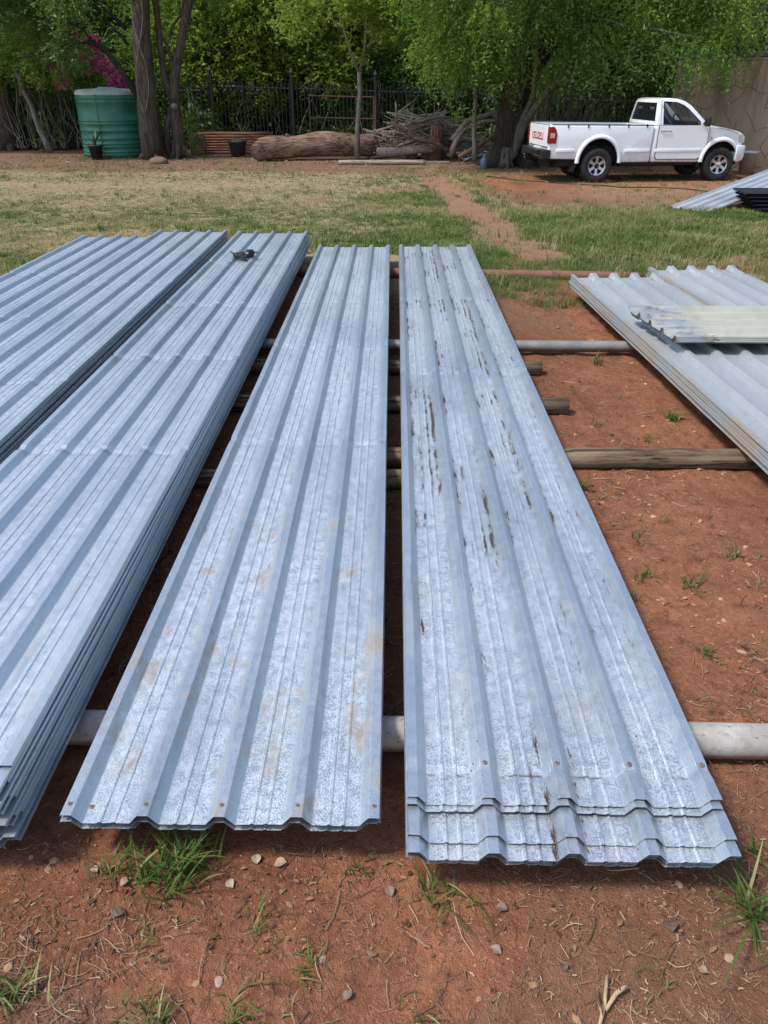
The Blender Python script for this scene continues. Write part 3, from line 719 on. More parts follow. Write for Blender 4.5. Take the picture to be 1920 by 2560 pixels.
# trees beyond the fence
far_specs = [(-9.5, 33, 'mid green bushy tree beyond the fence behind the forked trunk', (-8, -3.6, 30.5, 34, 1.5, 6.6), L_MID, 1.05, 46, 3300),
 (-3.6, 33.5, 'bright green wide tree beyond the fence left of the young tree', (-6.5, -1.4, 30, 33.5, 1.9, 6.8), L_BRIGHT, .95, 40, 2800),
 (1.2, 34, 'dark evergreen tree beyond the fence behind the young tree', (-1.5, 3.8, 31.5, 35, 1.4, 7), L_DARK, 1.1, 40, 2800),
 (-15, 35, 'deep green tree beyond the fence far left', (-19, -12, 32, 35.5, 1.2, 7), L_DARK, 1.2, 44, 2800),
 (-11, 36, 'shaded tree beyond the fence behind the water tank', (-13, -8.6, 33, 36, .8, 7), L_DARK, 1.1, 36, 2300),
 (7.0, 31, 'shaded tree behind the fence and pickup cab', (4, 10, 28, 31.5, 1.2, 6.5), L_DARK, 1.0, 44, 2800),
 (13.2, 26, 'olive brown thinning tree above the rough wall', (9.6, 16, 24.5, 27.5, 2.9, 6.6), L_DRY, .75, 34, 1900)]
for i, (bx, by, lab, box, mt, rr_, nb, ns) in enumerate(far_specs):
    t = tree('background_tree', (bx if box[0] < bx < box[1] else (box[0]+box[1])/2, by), lab, 'trees beyond the fence')
    bb = Vector(t.location); st = [(wander(bb, bb+Vector((random.uniform(-.4, .4), -.3, 3.4)), 7, .12, i), .2, .1)]
    for k in range(5): st.append((wander(bb+Vector((0, -.2, 1.2+.4*k)), (random.uniform(box[0], box[1]), random.uniform(box[2], box[3]), random.uniform(2.5, 5)), 7, .15, 40+k+i), .07, .02))
    trunk_part(t, st, BARK_G if i in (1, 3) else BARK, n=8)
    cs = blobs(nb, box, rr_, 60+i); crown(t, cs, int(ns*1.25), mt, seed=20+i, leaf=.15 if by > 30 else .10, length=.65, nl=11, droop=.35)
# bougainvillea
b = Vector((-12.4, 31.2, GZ)); t = tag(empty('bougainvillea', b), 'bougainvillea with magenta flowers arching over the fence above the water tank', 'shrub')
trunk_part(t, [(wander(b, (-11.4+.5*k, 31.0, 2.0+.35*k), 7, .2, 70+k), .05, .015) for k in range(-4, 5)], BARK_G, 'stems', 7)
cs = blobs(18, (-13.2, -8.6, 30.3, 31.4, 1.4, 3.9), .5, 71)
crown(t, cs, 1485, L_MID, seed=31, leaf=.09, droop=.5, tint=(.2, .9))
def at(px, py, Y):
    k = (1280-py)/F; u_ = Y*(math.sin(PITCH)-k*math.cos(PITCH)); v = -u_/(math.cos(PITCH)+k*math.sin(PITCH)); w_ = Y*math.cos(PITCH)-v*math.sin(PITCH)
    return ((px-960)/F*w_, Y, H+v)
fl = [at(a_, b_, 28.2) for a_, b_ in ((127, 40), (170, 77), (162, 98), (177, 92), (199, 112), (193, 135), (210, 145), (239, 139), (255, 160), (121, 154), (147, 170), (280, 179), (285, 200), (299, 206), (152, 204), (230, 104), (268, 152), (220, 165))]

V, Fq, tt = leaf_sprays([(x, y, z, .21, .14, .19) for x, y, z in fl], 260, leaf=.09, length=.10, nl=8, droop=.2, wid=.9, seed=77)
mesh_obj('flowers', V-np.array(b), Fq, L_MAG, t, attr={'tint': tt})
# thick vegetation mass at the back
V1, F1, T1 = leaf_sprays(blobs(170, (-34, 34, 36.5, 40, .0, 9), 1.9, 80), 14000, leaf=.36, length=1.3, nl=9, droop=.3, wid=.55, seed=41)
tag(mesh_obj('far_thicket', V1, F1, L_DARK, attr={'tint': T1}), 'dense shaded thicket closing the garden behind the fence', 'thicket', kind='stuff')
V1, F1, T1 = leaf_sprays(blobs(40, (-30, -13.6, 29.5, 34, 0, 8), 1.5, 81)+blobs(40, (15.5, 34, 24, 36, 0, 8), 1.5, 82), 3000, leaf=.2, length=1, nl=9, droop=.3, seed=42)
tag(mesh_obj('side_thicket', V1, F1, L_DARK, attr={'tint': T1}), 'dense dark shrubbery at both ends of the railing fence', 'thicket', kind='stuff')
# solid shaded heart of the thicket
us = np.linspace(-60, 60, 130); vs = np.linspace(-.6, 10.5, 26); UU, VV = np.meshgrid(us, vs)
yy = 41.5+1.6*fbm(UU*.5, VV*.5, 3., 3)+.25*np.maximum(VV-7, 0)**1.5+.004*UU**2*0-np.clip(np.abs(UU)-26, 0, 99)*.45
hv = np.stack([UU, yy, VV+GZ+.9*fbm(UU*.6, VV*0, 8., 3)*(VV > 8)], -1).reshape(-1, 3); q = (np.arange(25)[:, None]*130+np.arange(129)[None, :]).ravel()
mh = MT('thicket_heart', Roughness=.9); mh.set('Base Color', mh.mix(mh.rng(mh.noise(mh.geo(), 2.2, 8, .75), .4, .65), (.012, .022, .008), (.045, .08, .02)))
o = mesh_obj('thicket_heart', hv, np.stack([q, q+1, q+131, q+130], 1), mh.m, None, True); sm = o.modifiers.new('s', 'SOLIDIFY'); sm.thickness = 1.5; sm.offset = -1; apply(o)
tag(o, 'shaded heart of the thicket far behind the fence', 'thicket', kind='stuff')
# low undergrowth behind the fence
V1, F1, T1 = leaf_sprays(blobs(60, (-15, 12, 29.4, 31.5, -.25, .7), .5, 83)+blobs(90, (-17, 14, 32, 36, -.2, 1.6), .8, 84), 6500, leaf=.16, length=.45, nl=9, droop=.1, wid=.5, seed=43)
tag(mesh_obj('undergrowth', V1, F1, L_DARK, attr={'tint': T1}), 'low tangled undergrowth just behind the railing fence', 'undergrowth', kind='stuff')
# bare brush behind the fence
mb = MB(); rr = random.Random(9)
for _ in range(230):
    x = rr.choice((rr.uniform(-13.5, -9), rr.uniform(4.2, 8), rr.uniform(-13.5, 8))); y = rr.uniform(29.2, 30.5)
    mb.tube(wander((x, y, -.2), (x+rr.uniform(-.9, .9), y+rr.uniform(-.3, .3), rr.uniform(.6, 2.2)), 4, .12, rr.random()), [.02, .018, .014, .01, .006], 4, cap=False)
tag(mb.build('dry_brush', BARK_G, None), 'dry bare stems tangled behind the railing fence', 'brush', kind='stuff')

# ------------------------------------------------------------------ FENCE
STEEL = simple('black_fence_paint', (.012, .014, .018), .5, .2, .3, 6)
def fence(label, A, B, top0, top1, posts, post_r=.045, gate=None):
    A = Vector(A); B = Vector(B); L = (B-A).length; d = (B-A)/L; t = empty('palisade_fence', (A.x, A.y, GZ), math.atan2(d.y, d.x)); tag(t, label, 'fence')
    for zt, zs in ((-.18, 0), (-1.55, 0)):
        mb = MB(); mb.tube([(0, .02, top0-GZ+zt), (L, .02, top1-GZ+zt)], .022, 6); mb.build('rail', STEEL, t)
    mb = MB(); mb.box((-.011, -.008, 0), (.011, .008, 1)); pal = mb.build('paling', STEEL, t); first = True
    n = int(L/.125)
    for k in range(n+1):
        o = pal if k == 0 else pal.copy()
        if k: col.objects.link(o); o.parent = t
        x = L*k/n; o.location = (x, -.012, .06); o.scale = (1, 1, (top0+(top1-top0)*x/L)-GZ-.06+random.uniform(-.01, .01))
    for x in posts:
        h = top0+(top1-top0)*x/L-GZ+.28
        mb = MB(); mb.box((x-post_r, -post_r, 0), (x+post_r, post_r, h)); p = mb.build('post', STEEL, t, bevel=.006)
        mb = MB(); mb.add([(x-.06, -.06, h), (x+.06, -.06, h), (x+.06, .06, h), (x-.06, .06, h), (x, 0, h+.14)], [(0, 1, 4), (1, 2, 4), (2, 3, 4), (3, 0, 4), (3, 2, 1, 0)]); mb.build('finial', STEEL, p)
    return t
fence('black railing fence behind the water tank and left trees', (-15.5, 30.6), (-6.0, 28.6), 1.75, 1.72, [.05, 4.6])
fence('black railing fence with pointed posts behind the log and branches', (-5.95, 28.5), (3.1, 27.6), 1.85, 1.62, [.35, 3.0, 5.7, 8.9])
fence('black railing fence between the black trunk and the rough wall', (3.2, 27.3), (8.55, 25.6), 1.55, 1.42, [2.6, 5.4])

# ------------------------------------------------------------------ WALL
def wall_mat():
    m = MT('stained_plaster', Roughness=.9); P = m.geo(); X, Y, Z = m.sep(P)
    n = m.noise(P, 1.2, 6, .6); n2 = m.noise(m.map(P, (1, 1.3, .22)), 1.1, 5, .65)
    c = m.mix(m.rng(n, .3, .7), (.46, .33, .22), (.56, .42, .29))
    st = m.math('MULTIPLY', m.rng(n2, .42, .60), m.rng(m.math('ADD', Z, m.math('MULTIPLY', n, 1.2)), .9, 2.7, .15, 1))
    c = m.mix(m.math('MULTIPLY', st, .72), c, (.12, .10, .08))
    m.set('Base Color', c); m.bump(m.noise(P, 20, 5), .4, .02); return m.m
wallE = tag(empty('boundary_wall', (9.85, 21.3, GZ)), 'tall plastered wall with crazy crack pattern and black stains right of the pickup', 'wall')
wd = Vector((-1.25, 3.6, 0)).normalized(); wn = Vector((-wd.y, wd.x, 0)); WM = wall_mat()
mb = MB()
mb.add([Vector((0, 0, -.2)), wd*4.4+Vector((0, 0, -.2)), wd*4.4+Vector((0, 0, 2.62)), Vector((0, 0, 2.62))]+[v-wn*.22 for v in (Vector((0, 0, -.2)), wd*4.4+Vector((0, 0, -.2)), wd*4.4+Vector((0, 0, 2.62)), Vector((0, 0, 2.62)))],
       [(0, 3, 2, 1), (4, 5, 6, 7), (0, 4, 7, 3), (1, 2, 6, 5), (3, 7, 6, 2)])
mb.build('plaster', WM, wallE)
mb = MB(); mb.tube([Vector((0, 0, 2.62))-wn*.11, wd*4.4+Vector((0, 0, 2.62))-wn*.11], .12, 8); mb.build('coping', simple('dark_coping', (.07, .065, .055), .9, var=.4, scale=3), wallE)
# raised joint pattern (irregular flagstone lines pressed in plaster)
rr = random.Random(12); nu, nv = 9, 6; node = {}
for i in range(nu+1):
    for j in range(nv+1): node[i, j] = (i*.5+rr.uniform(-.2, .2)+.25*(j % 2), j*.5+rr.uniform(-.17, .17))
mb = MB()
def wp(u_, v_): return wd*min(max(u_, 0), 4.35)+wn*.004+Vector((0, 0, min(max(v_, 0), 2.55)))
def grv(a_, b_):
    mid = ((a_[0]+b_[0])/2+rr.uniform(-.06, .06), (a_[1]+b_[1])/2+rr.uniform(-.06, .06)); mb.tube([wp(*a_), wp(*mid), wp(*b_)], .008, 4, cap=False)
for i in range(nu):
    for j in range(nv):
        if rr.random() < .55: grv(node[i, j], node[i+1, j])
        if (i+j) % 2 == 0 or rr.random() < .2: grv(node[i, j], node[i, j+1])
o = mb.build('joint_lines', simple('joint_dark', (.22, .165, .12), .9), wallE); o['kind'] = 'stuff'
# black post and panel added for the shaded opening past the wall's near end
g = tag(empty('dark_opening', (9.95, 21.0, GZ)), 'black post and panel added for the dark shaded opening past the wall end', 'gate')
mb = MB(); mb.box((.06, -.05, 0), (.14, .03, 2.2)); mb.build('post', STEEL, g)
mb = MB(); mb.box((.15, -.02, .08), (2.6, .0, 2.0)); mb.build('shade_panel', STEEL, g)

# ------------------------------------------------------------------ WATER TANK
def tank():
    x, y, z = -8.55, 27.1, GZ; t = tag(empty('water_tank', (x, y, z)), 'green ribbed plastic water tank with dusty pale top by the fence', 'water tank'); t.scale = (1, 1, .86)
    m = MT('tank_green', Roughness=.5); o = m.obj(); X, Y, Z = m.sep(o)
    c = m.mix(m.rng(m.noise(o, 2.5, 5), .3, .7), (.026, .145, .085), (.042, .20, .125))
    c = m.mix(m.rng(m.noise(m.map(o, (2, 2, .4)), 4, 5, .7), .5, .75, 0, .45), c, (.06, .14, .10))
    m.set('Base Color', c)
    R = .98; prof = [(.001, 0), (R-.03, 0), (R, .03)]
    zs = [.10, .2, .36, .46, .63, .88, 1.1, 1.2, 1.78, 1.9]
    for z_ in zs: prof += [(R, z_-.03), (R+.022, z_-.012), (R+.022, z_+.012), (R, z_+.03)]
    prof += [(R, 2.02), (R-.015, 2.08)]
    mb = MB(); mb.lathe(prof, 56); mb.build('tank_body', m.m, t, True)
    mb = MB(); mb.lathe([(R+.006, 2.0), (R+.006, 2.06), (R-.03, 2.13), (R-.12, 2.17), (.45, 2.20), (.28, 2.21), (.28, 2.24), (.0005, 2.245)], 56)
    d = simple('dusty_tank_top', (.52, .53, .45), .8, c2=(.25, .36, .28), scale=2.6); mb.build('tank_lid', d, t, True)
    mb = MB(); mb.tube([(-.1, -R-.015, .1), (-.1, -R-.015, 2.0)], .012, 5); mb.build('seam', m.m, t)
tank()
# ------------------------------------------------------------------ pots, stump, rusty sheets, boulder
def pot(loc, r, h, mat, label, cat, plant=True, soil=True):
    t = tag(empty('plant_pot', loc), label, cat)
    mb = MB(); mb.lathe([(.001, 0), (r*.72, 0), (r*.95, h*.9), (r*1.05, h*.9), (r*1.05, h), (r*.9, h), (r*.85, h*.85), (.001, h*.85)], 24); mb.build('pot', mat, t, True)
    if plant:
        V = []; Fc = []; rr = random.Random(4)
        for k in range(9):
            a_ = rr.uniform(0, 2*PI); le = rr.uniform(.35, .75); lean = rr.uniform(.15, .8); w0 = .035; c = Vector((0, 0, h*.85)); d = Vector((math.cos(a_), math.sin(a_), 0)); s = Vector((-d.y, d.x, 0)); n0 = len(V)
            for i in range(6):
                q = i/5; p = c+d*lean*le*q**1.5+Vector((0, 0, le*(q-.45*lean*q*q))); ww = w0*math.sin(PI*(.12+.86*q)); V += [tuple(p-s*ww), tuple(p+s*ww)]
            for i in range(5): Fc.append((n0+2*i, n0+2*i+1, n0+2*i+3, n0+2*i+2))
        mesh_obj('leaves', V, Fc, simple('pot_leaf', (.09, .17, .05), .5), t)
    return t
PB = simple('black_pot_plastic', (.02, .022, .03), .45); PG = simple('grey_pot_plastic', (.05, .06, .07), .5)
pot((-8.75, 25.75, GZ), .22, .40, PB, 'black plant pot with strappy leaves in front of the water tank', 'plant pot')
t = pot((-4.65, 27.0, GZ), .30, .44, PG, 'dark grey tub of soil by the left end of the log', 'tub', plant=False)
blob('soil', (0, 0, .40), (.22, .2, .12), simple('pot_soil', (.15, .13, .07), .9), t, 2, 2)
blobo = blob('boulder', (-6.55, 24.5, GZ+.02), (.27, .22, .15), simple('earthy_stone', (.17, .11, .07), .9, var=.3, scale=6, bump=.6), None, 5, 3, .2); tag(blobo, 'rounded brown boulder at the foot of the vine wrapped trunk', 'boulder')
RUST = MT('rusty_corrugated', Roughness=.85); _o = RUST.obj(); RUST.set('Base Color', RUST.mix(RUST.rng(RUST.noise(RUST.map(_o, (.6, 1, 4)), 4, 6, .7), .35, .65), (.14, .055, .03), (.33, .15, .08))); RUST.bump(RUST.noise(_o, 20, 4), .3, .01); RUST = RUST.m
def corr(x, y, L, lean, lab):
    us = np.linspace(0, .66, 64); prof = np.stack([us, .022*np.sin(us*2*PI/.083)], 1); V = []
    for xe in (0, L*.5, L):
        for u_, h_ in prof: V.append((xe, u_*math.sin(lean)*1.0+h_*-math.cos(lean), u_*math.cos(lean)+.02))
    n = len(prof); Fc = [(a_*n+i, a_*n+i+1, (a_+1)*n+i+1, (a_+1)*n+i) for a_ in range(2) for i in range(n-1)]
    o = mesh_obj('corrugated_sheet', V, Fc, RUST, None, True); s = o.modifiers.new('s', 'SOLIDIFY'); s.thickness = .003; apply(o)
    o.location = (x, y, GZ); tag(o, lab, 'corrugated sheet', 'rusty corrugated sheets leaning on the fence')
corr(-6.15, 27.95, 2.5, .35, 'rusty corrugated sheet leaning behind the grey tub, front one')
corr(-6.0, 28.12, 2.2, .35, 'rusty corrugated sheet leaning behind the grey tub, back one')
t = tag(empty('stump', (-6.05, 27.6, GZ)), 'reddish broken stump beside the rusty corrugated sheets', 'stump')
mb = MB(); rr = random.Random(3); mb.tube([(0, 0, 0), (.02, 0, .2), (0, 0, .45), (.03, 0, .6)], [.27, .24, .26, .2], 14, jit=.15, rnd=rr); mb.build('stump_wood', LOG_W, t, True)
# the green bushy small plant by the fence
t = tag(empty('small_shrub', (-5.95, 26.6, GZ)), 'small upright green shrub behind the forked tree', 'shrub')
V, Fq, tt = leaf_sprays([(0, 0, .75, .14, .14, .35), (.02, 0, .3, .1, .1, .25)], 90, leaf=.07, length=.15, nl=6, seed=91); mesh_obj('leaves', V, Fq, L_MID, t, attr={'tint': tt})
mb = MB(); mb.tube([(0, 0, 0), (0, 0, .8)], .015, 5); mb.build('stem', BARK_G, t)

# ------------------------------------------------------------------ big log
def big_log():
    t = tag(empty('log', (-3.85, 25.35, GZ)), 'huge peeled tree trunk lying in front of the fence', 'log')
    n = 30; r = random.Random(5); V = []; Fc = []; seg = 34; L = 3.55
    for i in range(seg+1):
        q = i/seg; x = L*q; y = .75*q+.05*math.sin(q*6); rad = .29+.045*math.sin(q*2.6)+.018*math.sin(q*13)
        cz = rad*.93+.03*math.sin(q*4)+.10*q
        for k in range(n):
            a_ = 2*PI*k/n; d = 1+.10*float(vnoise(q*4, math.cos(a_)*1.5+4, math.sin(a_)*1.5+4))+.05*float(vnoise(q*14, math.cos(a_)*5+4, math.sin(a_)*5+4))
            V.append((x-(.12*math.cos(a_*2) if i == 0 else 0), y+math.cos(a_)*rad*d, cz+math.sin(a_)*rad*d))
    for i in range(seg):
        for k in range(n): a0 = i*n+k; a1 = i*n+(k+1) % n; Fc.append((a0, a1, a1+n, a0+n))
    mesh_obj('log_bark', V, Fc, LOG_W, t, True)
    END = simple('sawn_end', (.42, .29, .17), .85, var=.35, scale=7, bump=.5)
    for i0, s in ((0, -1), (seg, 1)):
        ring = V[i0*n:(i0+1)*n]; c = np.mean(ring, 0)+np.array([s*.03, 0, 0]); mesh_obj('sawn_end', [tuple(c)]+[tuple(np.array(v)+[s*.004, 0, 0]) for v in ring], [(0, 1+k, 1+(k+1) % n) if s > 0 else (0, 1+(k+1) % n, 1+k) for k in range(n)], END, t)
    mb = MB(); mb.tube([(1.05, .25, .55), (1.0, .2, .66), (.92, .15, .70)], [.07, .05, .035], 8); mb.build('branch_stub', LOG_W, t, True)
big_log()
# poles and planks lying on the ground
o = pole('fence_pole', (-1.30, 24.05), (1.18, 24.1), .062, wood_long('pale_pole', (.26, .22, .17), (.42, .37, .30), (.36, .30, .22)), 'pale round pole lying on the ground before the young tree', 'pole', jit=.04, z=GZ+.055)
mb = MB(); mb.box((0, -.06, 0), (1.35, .06, .045)); o = mb.build('plank', wood_long('pale_plank', (.26, .23, .19), (.42, .37, .31), (.35, .3, .24)), None, bevel=.006); o.location = (.55, 24.6, GZ+.0); o.rotation_euler = (0, 0, -.03); tag(o, 'pale plank lying behind the round pole in front of the timber blocks', 'plank')
SLP = wood_long('sleeper_wood', (.05, .038, .03), (.12, .09, .07), (.16, .12, .09), 1)
for k, (px, wd_, lab) in enumerate(((1028, .36, 'dark timber block left of three in front of the branches'), (1063, .28, 'dark timber block in the middle of three in front of the branches'), (1098, .32, 'dark timber block right of three in front of the branches'))):
    x, y, z = gp(px, 399); mb = MB(); mb.box((-wd_/2, 0, 0), (wd_/2, .9, .33)); o = mb.build('timber_block', SLP, None, bevel=.012); o.location = (x, y, GZ); o.rotation_euler = (0, 0, random.uniform(-.15, .15)); tag(o, lab, 'timber block', 'timber blocks')
# brushwood heap
mb = MB(); rr = random.Random(21)
for k in range(330):
    a_ = rr.gauss(0, .8); L = rr.uniform(.4, 1.7)*(1 if rr.random() < .8 else 1.3); x = rr.uniform(-.2, 3.2) if rr.random() < .4 else rr.gauss(1.35, .9); x = min(max(x, -.2), 3.2); hmax = 1.15*math.exp(-((x-1.3)/1.6)**2)
    y = rr.uniform(25.8, 27.3); z = GZ+.05+rr.random()**.8*max(hmax, .15); dx = math.cos(a_)*L/2; dy = rr.uniform(-.3, .3); dz = rr.uniform(-.22, .22)
    r = rr.uniform(.012, .036); mb.tube(wander((x-dx, y-dy, max(z-dz, GZ+.02)), (x+dx, y+dy, max(z+dz, GZ+.02)), 3, .09, rr.random()), [r, r*.9, r*.75, r*.5], 5)
tag(mb.build('brushwood_heap', DEADW, None), 'heap of cut sticks and brushwood against the fence', 'brushwood', kind='stuff')
def bough(pts, r0, r1, mat, lab):
    p0 = Vector(pts[0]); t = [Vector(p)-p0 for p in pts]; r0 *= .85; r1 *= .75; m = len(t); mb = MB(); r_ = random.Random(len(lab)); mb.tube(t, [r0+(r1-r0)*i/(m-1) for i in range(m)], 12, jit=.12, rnd=r_); o = mb.build('dead_branch', mat, None, True); o.location = p0; tag(o, lab, 'branch', 'large dead branches on the brushwood heap')
bough([(-.20, 25.5, GZ+.2), (.5, 25.4, GZ+.24), (1.1, 25.3, GZ+.32), (1.45, 25.3, GZ+.28)], .17, .12, DEADW, 'thick bleached branch lying between the log and the timber blocks')
bough([(1.95, 25.1, GZ+.12), (2.1, 25.1, GZ+.5), (2.35, 25.2, GZ+.85), (2.9, 25.2, GZ+1.05), (3.5, 25.2, GZ+1.1)], .10, .06, DEADW, 'forked bleached branch rising behind the timber blocks')
bough([(2.0, 25.2, GZ+.55), (2.4, 25.2, GZ+1.05), (2.9, 25.3, GZ+1.18), (3.5, 25.4, GZ+1.36)], .09, .07, DEADW, 'long pale branch reaching right to the black trunk')
bough([(2.2, 24.9, GZ+.12), (2.8, 24.9, GZ+.45), (3.3, 25, GZ+.75), (3.5, 25, GZ+.9)], .09, .05, bark_mat('orange_wood', (.13, .08, .05), (.32, .22, .13), 1.5), 'lower orange brown branch slanting toward the black trunk')
bough([(.2, 25.2, GZ+1.05), (.5, 25.2, GZ+.9), (.9, 25.1, GZ+.62), (1.5, 25.1, GZ+.5), (1.9, 25.0, GZ+.28)], .05, .09, LOG_W, 'crooked brown branch dipping across the heap from the log')
bough([(.35, 25.6, GZ+.8), (.36, 25.6, GZ+1.4), (.34, 25.6, GZ+1.55)], .04, .02, DEADW, 'short upright pale stub at the left of the heap')
bough([(.34, 25.6, GZ+1.2), (.6, 25.6, GZ+1.4), (.9, 25.6, GZ+1.6)], .03, .015, DEADW, 'thin pale stick slanting up at the left of the heap')
t = tag(empty('stump', (1.55, 25.7, GZ)), 'upright split red brown stump in the middle of the brushwood', 'stump')
mb = MB(); rr = random.Random(31)
mb.tube([(0, 0, 0), (0, 0, .4), (.02, 0, .8), (0, 0, .95)], [.26, .22, .2, .16], 13, jit=.14, rnd=rr); mb.build('stump_wood', wood_long('red_stump', (.12, .06, .04), (.28, .15, .10), (.2, .1, .07), 2), t, True)
# rubbish, bottle, bucket
mb = MB(); W = simple('white_plastic', (.62, .66, .68), .4)
o = empty('plastic_scrap', (2.55, 25.2, GZ)); tag(o, 'white plastic scraps heaped behind the thin sapling', 'scrap')
for k in range(7): mb = MB(); R = Matrix.Rotation(random.uniform(-1, 1), 3, 'Y') @ Matrix.Rotation(random.uniform(-.6, .6), 3, 'Z'); mb.box((-.14, -.05, -.01), (.14, .05, .01), R, (random.uniform(-.3, .3), random.uniform(-.1, .1), random.uniform(.06, .42))); mb.build('scrap_piece', W, o)
t = tag(empty('bottle', (2.72, 22.9, GZ)), 'blue grey plastic bottle standing left of the black trunk', 'bottle')
mb = MB(); mb.lathe([(.001, 0), (.085, 0), (.095, .02), (.095, .2), (.08, .25), (.03, .29), (.03, .31)], 16); mb.build('bottle_body', simple('bottle_blue', (.12, .18, .28), .3), t, True)
mb = MB(); mb.lathe([(.034, .305), (.034, .345), (.0005, .346)], 12); mb.build('cap', simple('cap_grey', (.3, .33, .36), .5), t, True)
t = tag(empty('bin', (9.22, 21.35, GZ)), 'pale grey metal bin beside the wall in front of the pickup nose', 'bin')
mb = MB(); mb.lathe([(.001, .01), (.165, .01), (.17, 0), (.21, .5), (.225, .5), (.225, .53), (.2, .53), (.16, .05), (.001, .05)], 28); mb.build('bin_body', simple('galvanised_bin', (.52, .56, .57), .7), t, True)
# rusty frame by the fence
t = tag(empty('bar_rack', (-2.35, 27.2, GZ)), 'rusty steel frame of two bars and a post behind the log', 'frame')
RB = simple('rust_bar', (.12, .07, .05), .8)
mb = MB(); mb.box((2.0, -.04, 0), (2.1, .04, 1.65)); mb.build('post', RB, t)
mb = MB(); mb.box((0, -.02, 0), (.04, .02, 1.7)); mb.build('post', RB, t)
for z in (1.05, 1.65): mb = MB(); mb.tube([(-.02, -.04, z+.04), (2.05, -.04, z)], .016, 6); mb.build('bar', RB, t)
# cable
cp = [gp(*q) for q in ((1215, 441), (1290, 449), (1400, 458), (1490, 464), (1560, 467), (1640, 468), (1720, 474), (1800, 482))]
mb = MB(); pts = []
for i in range(len(cp)-1):
    for k in range(5): q = k/5; pts.append(Vector(cp[i]).lerp(Vector(cp[i+1]), q)+Vector((0, random.uniform(-.01, .01), 0)))
pts = [(p.x, p.y, float(gheight(p.x, p.y))+.012) for p in pts]
tag(mb.add([], []) or (mb.tube(pts, .013, 6), mb.build('cable', simple('black_cable', (.015, .015, .015), .5), None, True))[1], 'thin black cable lying across the bare drive before the pickup', 'cable')

